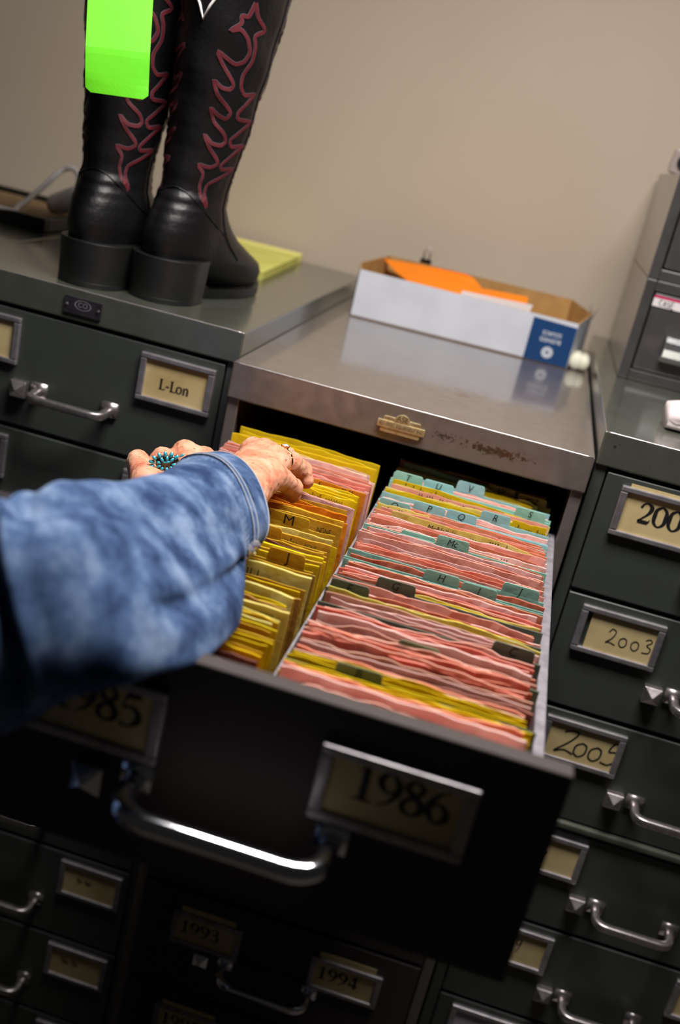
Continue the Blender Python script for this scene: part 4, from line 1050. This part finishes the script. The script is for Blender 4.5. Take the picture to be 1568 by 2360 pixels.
# left hand: rests on the drawer's left edge, fingers curled away, a big turquoise ring on it
def lf(u0, v0, d0, u1, v1, d1, r, dz=.04):
    a, b = K(u0, v0, d0), K(u1, v1, d1)
    return [(a, r * 1.12), (b, r * 1.0), (K(u1 + 4, v1 + 34, d1 + .022), r * .92), (K(u1 + 2, v1 + 58, d1 + .010), r * .8)]
l_ch = [lf(336, 1110, 1.105, 318, 1066, 1.150, .0122), lf(382, 1112, 1.120, 374, 1060, 1.170, .0126), lf(430, 1104, 1.130, 426, 1045, 1.185, .0138), lf(474, 1108, 1.140, 470, 1058, 1.190, .0130),
        [(K(490, 1150, 1.13), .014), (K(505, 1120, 1.17), .012), (K(512, 1100, 1.20), .010)]]
LW = K(392, 1205, 1.10)
l_palm = [(LW, l_ch[i][0][0], .021, .0128) for i in range(4)]
l_fore = [(LW, K(250, 1290, 1.04), .0225, .028)]
l_bump = [(l_ch[i][1][0] + UP * .009, .0085, .0016) for i in range(4)]
lfn = hand_sdf(l_ch, l_palm, l_fore, l_bump, .012, .0085)

SH_R, SH_L = Vector((-.205, -.850, .020)), Vector((-.335, -.475, .005))
EL_R, EL_L = K(-70, 1400, .687), Vector((-.150, -.430, -.205))
PEL = Vector((-.255, -.600, -.50)); CH = Vector((-.300, -.640, -.10)); NK = Vector((-.325, -.650, .09)); HD = Vector((-.325, -.645, .215))
def leg(sg, dz):
    f = .065 if sg > 0 else 0
    return PEL + Vector((f * .8, sg * .085, -.03)), PEL + Vector((.02 + f, sg * .12, -.42)), Vector((PEL.x - .01 + f * .8, PEL.y + sg * .13, FLOOR + dz))
def body_fn(X):
    d = cone_d(X, PEL + Vector((0, .07, 0)), PEL - Vector((0, .07, 0)), .115, .115)
    d = smin(d, cone_d(X, PEL + Vector((0, .05, .1)), CH + Vector((0, .06, 0)), .105, .105), .05)
    d = smin(d, cone_d(X, PEL + Vector((0, -.05, .1)), CH + Vector((0, -.06, 0)), .105, .105), .05)
    d = smin(d, cone_d(X, SH_R, SH_L, .05, .05), .07)
    d = smin(d, cone_d(X, CH, NK, .075, .05), .06)
    d = smin(d, cone_d(X, NK, HD - Vector((.01, 0, .05)), .05, .048), .03)
    for a, b, c in ((SH_R, EL_R, K(440, 1200, .955)), (SH_L, EL_L, K(250, 1290, 1.04))):
        d = smin(d, cone_d(X, a, b, .046, .034), .03); d = smin(d, cone_d(X, b, c, .032, .025), .01)
    for sg in (1, -1):
        hip, kn, an = leg(sg, .09)
        d = smin(d, cone_d(X, hip, kn, .085, .058), .04); d = smin(d, cone_d(X, kn, an, .055, .038), .02)
        d = smin(d, cone_d(X, an + Vector((-.03, 0, -.04)), an + Vector((.15, sg * .02, -.06)), .035, .026), .02)
    return d
def head_fn(X):
    H_ = np.array(HD)
    q = (X - H_); x, y, z = q[..., 0], q[..., 1], q[..., 2]
    def E_(cx, cy, cz, rx, ry, rz): 
        k = np.sqrt(((x - cx) / rx) ** 2 + ((y - cy) / ry) ** 2 + ((z - cz) / rz) ** 2); return (k - 1) * min(rx, ry, rz)
    d = E_(0, 0, .03, .098, .076, .095)
    d = smin(d, E_(.022, 0, -.045, .070, .056, .068), .03)
    d = smin(d, E_(.055, 0, -.085, .030, .030, .022), .02)
    d = smin(d, cone_d(q, (.092, 0, .018), (.112, 0, -.022), .008, .012), .012)
    for sg in (1, -1):
        d = smin(d, cone_d(q, (.088, sg * .018, .034), (.076, sg * .052, .034), .009, .008), .012)
        e_ = E_(.086, sg * .031, .012, .014, .016, .010); d = np.maximum(d, -smin(e_, e_, .001) - .0)
        d = smin(d, E_(.076, sg * .031, .012, .0135, .0135, .0125), .002)
        d = smin(d, E_(.058, sg * .045, -.020, .026, .020, .022), .02)
        d = smin(d, E_(-.008, sg * .078, -.002, .018, .007, .030), .006)
    d = smin(d, cone_d(q, (.088, -.020, -.052), (.088, .020, -.052), .0065, .0065), .006)
    d = smin(d, cone_d(q, (.086, -.016, -.063), (.086, .016, -.063), .0070, .0070), .005)
    d = smin(d, cone_d(q, (-.02, 0, -.06), (-.045, 0, -.15), .05, .05), .03)
    return d
def bounds(pts, pad): 
    a = np.array([list(p) for p in pts]); return a.min(0) - pad, a.max(0) + pad
body = MB()
def addnet(mb, r): 
    v, f = r; mb.add(v.tolist(), f.tolist())
addnet(body, surface_net(body_fn, np.array((-.50, -.97, FLOOR - .005)), np.array((.26, -.24, .20)), .010))
addnet(body, surface_net(head_fn, np.array(HD) - .15, np.array(HD) + .15, .0045))
lo, hi = bounds([p for ch in r_ch for p, _ in ch] + [RW, K(470, 1180, .975)], .03)
addnet(body, surface_net(rfn, lo, hi, .0014))
lo, hi = bounds([p for ch in l_ch for p, _ in ch] + [LW], .03)
addnet(body, surface_net(lfn, lo, hi, .0014))
M_skin = mat('skin', srgb(224, 170, 140), .5, spec=.35, noise=(42, srgb(204, 124, 94), .36, .68), spots=(150, srgb(178, 104, 74), .585), bump=(170, .5, .0016), sss=.15)
pe = root('person', 'person in a blue denim jacket reaching into the open card drawer with both hands', 'person', (PEL.x, PEL.y, FLOOR))
O('body', body, M_skin, pe, smooth=True)

# ---- denim
def denim(name, c1, c2, c3):
    m = bpy.data.materials.new(name); m.use_nodes = True; nt = m.node_tree; N = nt.nodes; L = nt.links; b = N['Principled BSDF']
    b.inputs['Roughness'].default_value = .9; b.inputs['Specular IOR Level'].default_value = .15
    tc = N.new('ShaderNodeTexCoord')
    n1 = N.new('ShaderNodeTexNoise'); n1.inputs['Scale'].default_value = 26; n1.inputs['Detail'].default_value = 7; n1.inputs['Roughness'].default_value = .62; L.new(tc.outputs['Object'], n1.inputs['Vector'])
    r = N.new('ShaderNodeValToRGB'); e = r.color_ramp.elements; e[0].position = .36; e[0].color = (*c1, 1); e[1].position = .66; e[1].color = (*c3, 1); k = e.new(.5); k.color = (*c2, 1)
    L.new(n1.outputs['Fac'], r.inputs[0])
    wv = N.new('ShaderNodeTexWave'); wv.inputs['Scale'].default_value = 330; wv.inputs['Distortion'].default_value = 1.2; wv.bands_direction = 'DIAGONAL'; L.new(tc.outputs['Object'], wv.inputs['Vector'])
    mx = N.new('ShaderNodeMix'); mx.data_type = 'RGBA'; mx.blend_type = 'MULTIPLY'; mx.inputs[0].default_value = .35; L.new(r.outputs[0], mx.inputs[6]); L.new(wv.outputs['Color'], mx.inputs[7])
    L.new(mx.outputs[2], b.inputs['Base Color'])
    bp = N.new('ShaderNodeBump'); bp.inputs['Strength'].default_value = .18; bp.inputs['Distance'].default_value = .0006; L.new(wv.outputs['Fac'], bp.inputs['Height']); L.new(bp.outputs[0], b.inputs['Normal'])
    return m
M_denim = denim('washed_denim', srgb(40, 58, 94), srgb(76, 99, 138), srgb(128, 148, 180))
M_jean = denim('dark_denim', srgb(30, 42, 76), srgb(40, 54, 92), srgb(56, 72, 112))

# right sleeve: (top, bottom) of each section, with depth, near-side radius and which way it bulges
SEC = [  # top u,v,D      bottom u,v,D     r     bulge right, bulge towards
    ((497, 1044, 1.060), (556, 1264, 1.000), .046, .80, .60),
    ((480, 1044, 1.045), (553, 1268, .985), .046, .76, .65),
    ((452, 1050, 1.010), (548, 1280, .955), .046, .68, .73),
    ((420, 1066, .960), (552, 1330, .920), .047, .50, .86),
    ((375, 1090, .905), (556, 1400, .872), .049, .30, .95),
    ((318, 1107, .850), (540, 1462, .818), .051, .20, .98),
    ((250, 1113, .790), (474, 1512, .742), .052, .15, .98),
    ((180, 1116, .742), (350, 1556, .692), .052, .10, 1.0),
    ((110, 1124, .715), (215, 1600, .678), .053, .05, 1.0),
    ((40, 1146, .702), (90, 1650, .672), .054, .0, 1.0),
    ((-50, 1180, .696), (-50, 1710, .670), .056, .0, 1.0),
]
def lerp_sec(s):
    i = min(int(s), len(SEC) - 2); f = s - i
    P0 = [SEC[max(0, min(len(SEC) - 1, j))] for j in (i - 1, i, i + 1, i + 2)]
    def cr(g):
        a, b, c, d = [g(p) for p in P0]
        return .5 * ((2 * b) + (c - a) * f + (2 * a - 5 * b + 4 * c - d) * f * f + (3 * b - 3 * c + d - a) * f ** 3)
    top = K(cr(lambda p: p[0][0]), cr(lambda p: p[0][1]), cr(lambda p: p[0][2]))
    bot = K(cr(lambda p: p[1][0]), cr(lambda p: p[1][1]), cr(lambda p: p[1][2]))
    return top, bot, cr(lambda p: p[2]), cr(lambda p: p[3]), cr(lambda p: p[4])
def creases(pts_list):
    out = []
    for path, width, depth in pts_list:
        c = catmull(path, 8); out.append((np.array(c), width, depth))
    return out
CR = creases([   # folds, in (section, angle in degrees) of the sleeve itself
    ([(8.4, 26), (7.6, 30), (6.6, 38), (5.8, 50), (5.3, 64), (5.1, 80)], .62, .015),
    ([(3.0, 140), (3.5, 128), (4.3, 116), (5.2, 110), (6.2, 112)], .26, .010),
    ([(9.15, -10), (9.08, 30), (8.95, 60), (8.95, 95), (9.05, 130)], .22, .009),
    ([(3.0, 100), (3.7, 96), (4.6, 90)], .40, .004),
    ([(6.2, 84), (7.2, 88), (8.2, 96)], .60, .004),
])
def sleeve_pt(s, a, off=0.):
    top, bot, r, br, bt = lerp_sec(s); c = (top + bot) / 2; U = (top - bot) / 2
    Wv = (RIGHT * br + TOW * bt).normalized() * r
    e = 2 / 2.3; ca, sa = math.cos(a), math.sin(a)
    p = c + U * (math.copysign(abs(ca) ** e, ca)) + Wv * (math.copysign(abs(sa) ** e, sa)) * (1 + .42 * ca * min(1, max(0, s - 1.5)))
    nrm = (U.normalized() * (ca * r + .25 * r * abs(sa) * -1 * min(1, max(0, s - 1.5))) + Wv.normalized() * sa * U.length).normalized()
    deg = math.degrees(a); deg = deg - 360 if deg > 200 else deg
    d = 0
    q = np.array((s, deg / 60.))
    for path, wd, dp in CR:
        pp = path * np.array((1, 1 / 60.)); dist = math.sqrt(((pp - q) ** 2).sum(1).min())
        d -= dp * math.exp(-(dist / (wd * .5)) ** 2); d += dp * .22 * math.exp(-((dist - wd * 1.2) / (wd * .7)) ** 2)
    fade = min(1, max(0, (s - 2.1) / .8))
    d *= fade
    d += fade * (.0018 * math.sin(s * 1.9 + deg * .045) + .0008 * math.sin(s * 4.1 - deg * .07 + 1))
    # cuff band with a raised seam
    if s < 2.0: d += .0012
    d += -.0030 * math.exp(-((s - 2.12) / .07) ** 2) + .0012 * math.exp(-((s - 1.85) / .10) ** 2) + (.0010 * math.sin(deg * .9)) * math.exp(-((s - 2.3) / .25) ** 2)
    return p + nrm * (d + off)
mb = MB(); NA = 140; rings = []
NS = 190; smax = len(SEC) - 1
for i in range(NS + 1):
    s_ = smax * i / NS
    rings.append([sleeve_pt(s_, 2 * PI * k / NA) for k in range(NA)])
# upper arm on to the shoulder
top, bot, r, br, bt = lerp_sec(smax - 1e-6)
last = rings[-1]; cl = sum((Vector(p) for p in last), Vector()) / NA
for t in (.2, .4, .6, .8, 1.0):
    c2 = cl.lerp(SH_R + Vector((-.02, 0, .0)), t); axis = (SH_R - cl).normalized(); a1 = axis.cross(Vector((0, 0, 1))).normalized(); a2 = a1.cross(axis)
    rr = .085 + (.078 - .085) * t
    rings.append([(cl + (last[k] - cl) + (c2 - cl)) * (1 - t) + (c2 + (last[k] - cl).normalized() * rr) * t for k in range(NA)])
inner = [[sleeve_pt(s_, 2 * PI * k / NA, -.0022) for k in range(NA)] for s_ in (0, .5, 1, 1.6, 2.4, 3.2)]
full = list(reversed(inner)) + rings
mb.loft([list(map(tuple, r_)) for r_ in full][::-1], cap0=True, cap1=False)
jk = O('denim_jacket', MB(), M_denim, pe)
bpy.data.objects.remove(jk)
# torso of the jacket and its left sleeve
def jacket_fn(X):
    d = smin(cone_d(X, PEL + Vector((0, .075, .10)), CH + Vector((0, .075, 0)), .128, .120), cone_d(X, PEL + Vector((0, -.075, .10)), CH + Vector((0, -.075, 0)), .128, .120), .05)
    d = smin(d, cone_d(X, PEL + Vector((0, .08, -.08)), PEL + Vector((0, -.08, -.08)), .136, .136), .04)
    d = smin(d, cone_d(X, SH_R, SH_L, .068, .066), .06)
    d = smin(d, cone_d(X, CH, NK - Vector((0, 0, .03)), .09, .066), .05)
    d = smin(d, cone_d(X, SH_L, EL_L, .070, .060), .03)
    d = smin(d, cone_d(X, EL_L, K(345, 1232, 1.085), .058, .034), .02)
    d = np.maximum(d, -(X[..., 2] - (PEL.z - .06)))
    d = d + .003 * np.sin(X[..., 0] * 60 + X[..., 2] * 45) * np.sin(X[..., 1] * 52 + X[..., 2] * 38)
    return np.maximum(d, cone_d(X, NK + Vector((0, 0, .0)), NK + Vector((0, 0, .1)), .056, .058) * -1)
addnet(mb, surface_net(jacket_fn, np.array((-.48, -.97, -.62)), np.array((.06, -.28, .14)), .0065))
jacket = O('denim_jacket', mb, M_denim, pe, smooth=True); prop(jacket, 'light blue washed denim jacket')
# seam of the cuff: double row of thread
M_thread = mat('pale_denim_thread', srgb(150, 154, 164), .85)
mb = MB()
for s_, q_ in ((1.98, .0007), (1.70, .0007)):
    mb.tube([sleeve_pt(s_, math.radians(a), .0006) for a in range(-40, 200, 4)], q_, 5)
mb.tube([sleeve_pt(.03, math.radians(a), .0002) for a in range(-60, 240, 5)], .0008, 6)
O('cuff_seam', mb, M_thread, jacket, smooth=True)
def jeans_fn(X):
    d = cone_d(X, PEL + Vector((0, .07, 0)), PEL - Vector((0, .07, 0)), .122, .122)
    for sg in (1, -1):
        hip, kn, an = leg(sg, .06)
        d = smin(d, cone_d(X, hip, kn, .098, .078), .03); d = smin(d, cone_d(X, kn, an, .074, .070), .02)
    return np.maximum(d + .002 * np.sin(X[..., 2] * 70 + X[..., 0] * 30), X[..., 2] - (PEL.z + .09))
mb = MB(); addnet(mb, surface_net(jeans_fn, np.array((-.50, -.92, FLOOR + .0)), np.array((.06, -.26, PEL.z + .12)), .009))
O('jeans', mb, M_jean, pe, smooth=True)
def shoe_fn(X):
    d = None
    for sg in (1, -1):
        an = leg(sg, .05)[2]
        q = smin(cone_d(X, an + Vector((-.04, 0, -.005)), an + Vector((.16, sg * .02, -.015)), .045, .036), cone_d(X, an, an + Vector((0, 0, .05)), .05, .048), .02)
        d = q if d is None else np.minimum(d, q)
    return np.maximum(d, FLOOR + .001 - X[..., 2])
mb = MB(); addnet(mb, surface_net(shoe_fn, np.array((-.44, -.90, FLOOR - .02)), np.array((.12, -.26, FLOOR + .17)), .007))
O('shoes', mb, M_leather, pe, smooth=True)
def hair_fn(X):
    q = X - np.array(HD); x, y, z = q[..., 0], q[..., 1], q[..., 2]
    d = (np.sqrt(((x + .012) / .112) ** 2 + (y / .092) ** 2 + ((z - .035) / .112) ** 2) - 1) * .09
    d = smin(d, (np.sqrt(((x + .05) / .07) ** 2 + (y / .085) ** 2 + ((z + .05) / .10) ** 2) - 1) * .07, .03)
    d = np.maximum(d, np.minimum(x - .055, .0) + (x - .040) * (z < .075) * 1.0)
    return d + .0016 * np.sin(y * 190 + np.sin(z * 40) * 2)
mb = MB(); addnet(mb, surface_net(hair_fn, np.array(HD) - .18, np.array(HD) + .18, .006))
O('hair', mb, mat('silver_hair', srgb(176, 168, 160), .5, stretch=(1, 1, .2), noise=(120, srgb(140, 132, 124), .3, .7)), pe, smooth=True)

# rings
M_gold = mat('gold', srgb(232, 176, 92), .18, 1.0)
M_gem = mat('clear_gem', srgb(240, 238, 240), .05, .3, coat=1.0)
M_turq = mat('turquoise', srgb(70, 190, 212), .25, coat=.5, noise=(160, srgb(44, 160, 188), .4, .8))
M_silver = mat('aged_silver', srgb(150, 140, 128), .35, 1.0)
def band(c, axis, R_, r, n=32):
    axis = axis.normalized(); a = axis.orthogonal().normalized(); b = axis.cross(a)
    mbb = MB(); pts = [c + a * R_ * math.cos(2 * PI * k / n) + b * R_ * math.sin(2 * PI * k / n) for k in range(n + 1)]
    mbb.tube(pts, r, 8, up=axis); return mbb
fdir = (r_ch[2][1][0] - r_ch[2][0][0])
rc = r_ch[2][0][0].lerp(r_ch[2][1][0], .38)
rg = O('ring', band(rc, fdir, .0132, .0014), M_gold, pe, smooth=True); prop(rg, 'gold ring with a clear round stone')
gu = (UP * .8 + TOW * .3); gu = (gu - gu.project(fdir)).normalized(); gp = rc + gu * .0165
ga = fdir.normalized(); gb = gu.cross(ga)
mb = MB()
mb.loft([[gp + (ga * math.cos(2 * PI * k / 10) + gb * math.sin(2 * PI * k / 10)) * r_ + gu * h_ for k in range(10)] for r_, h_ in ((.0012, -.003), (.0040, .0005), (.0030, .0022))])
O('gemstone', mb, M_gem, rg)
mb = MB()
for k in range(6):
    a = 2 * PI * k / 6; p = (ga * math.cos(a) + gb * math.sin(a))
    mb.tube([gp + p * .002 - gu * .004, gp + p * .0046 + gu * .001], .0007, 5)
O('prong', mb, M_gold, rg)
# turquoise cluster
tc_ = K(386, 1066, 1.108)
fa = (RIGHT * .98 + UP * .10).normalized(); fb = (UP * .93 + TOW * .30 - RIGHT * .08).normalized(); fn_ = fa.cross(fb).normalized()
if fn_.dot(TOW) < 0: fn_ = -fn_
tq = O('ring', band(K(378, 1078, 1.135), l_ch[1][1][0] - l_ch[1][0][0], .0135, .0016), M_silver, pe, smooth=True); prop(tq, 'silver ring with a fan of turquoise petals')
mb = MB(); mb2 = MB()
def pet(cx, cy, ang, ln, wd):
    d1 = fa * math.cos(ang) + fb * math.sin(ang); d2 = fn_.cross(d1)
    c = tc_ + fa * cx + fb * cy + fn_ * (.0035 - 5 * (cx * cx))
    mb.ell(c, ln, wd, wd * .8, (d1, d2, fn_), 10, 6)
    mb2.ell(c - fn_ * .0014, ln * 1.10, wd * 1.15, wd * .5, (d1, d2, fn_), 10, 5)
for k in range(14):
    a = PI * .08 + PI * 1.75 * k / 13 + PI * .12
    pet(.0150 * math.cos(a) - .002, .0112 * math.sin(a) - .0015, a, .0031, .0019)
for k in range(9):
    a = PI * .1 + PI * 1.7 * k / 8 + PI * .12
    pet(.0082 * math.cos(a) - .001, .0058 * math.sin(a) - .001, a, .0027, .0017)
pet(.0, .0012, 0, .0048, .0013); pet(.0160, .0062, .35, .0030, .0012); pet(.0165, .0015, .1, .0030, .0012); pet(.021, .0040, .25, .0026, .0011)
mb2.ell(tc_ + fn_ * .0004, .0125, .0085, .0012, (fa, fb, fn_), 20, 6)
O('turquoise_stone', mb, M_turq, tq, smooth=True); O('silver_setting', mb2, M_silver, tq, smooth=True)
# bracelet with a faceted bead showing under the cuff
br_c = K(548, 1160, 1.03)
bc = K(577, 1268, .935)
mb = band(K(535, 1168, 1.03), (K(600, 1150, 1.06) - K(520, 1180, .99)), .030, .0010); bb = O('bracelet', mb, M_silver, pe, smooth=True)
mb = MB()
for dx, dy, r_ in ((0, 0, .0062), (.0045, .0042, .0050), (-.0035, -.0050, .0040)):
    mb.ell(bc + RIGHT * dx + UP * dy, r_, r_, r_, (RIGHT, UP, TOW), 7, 4)
O('bead', mb, mat('crystal_bead', srgb(206, 200, 210), .1, .7, coat=1.0), bb)
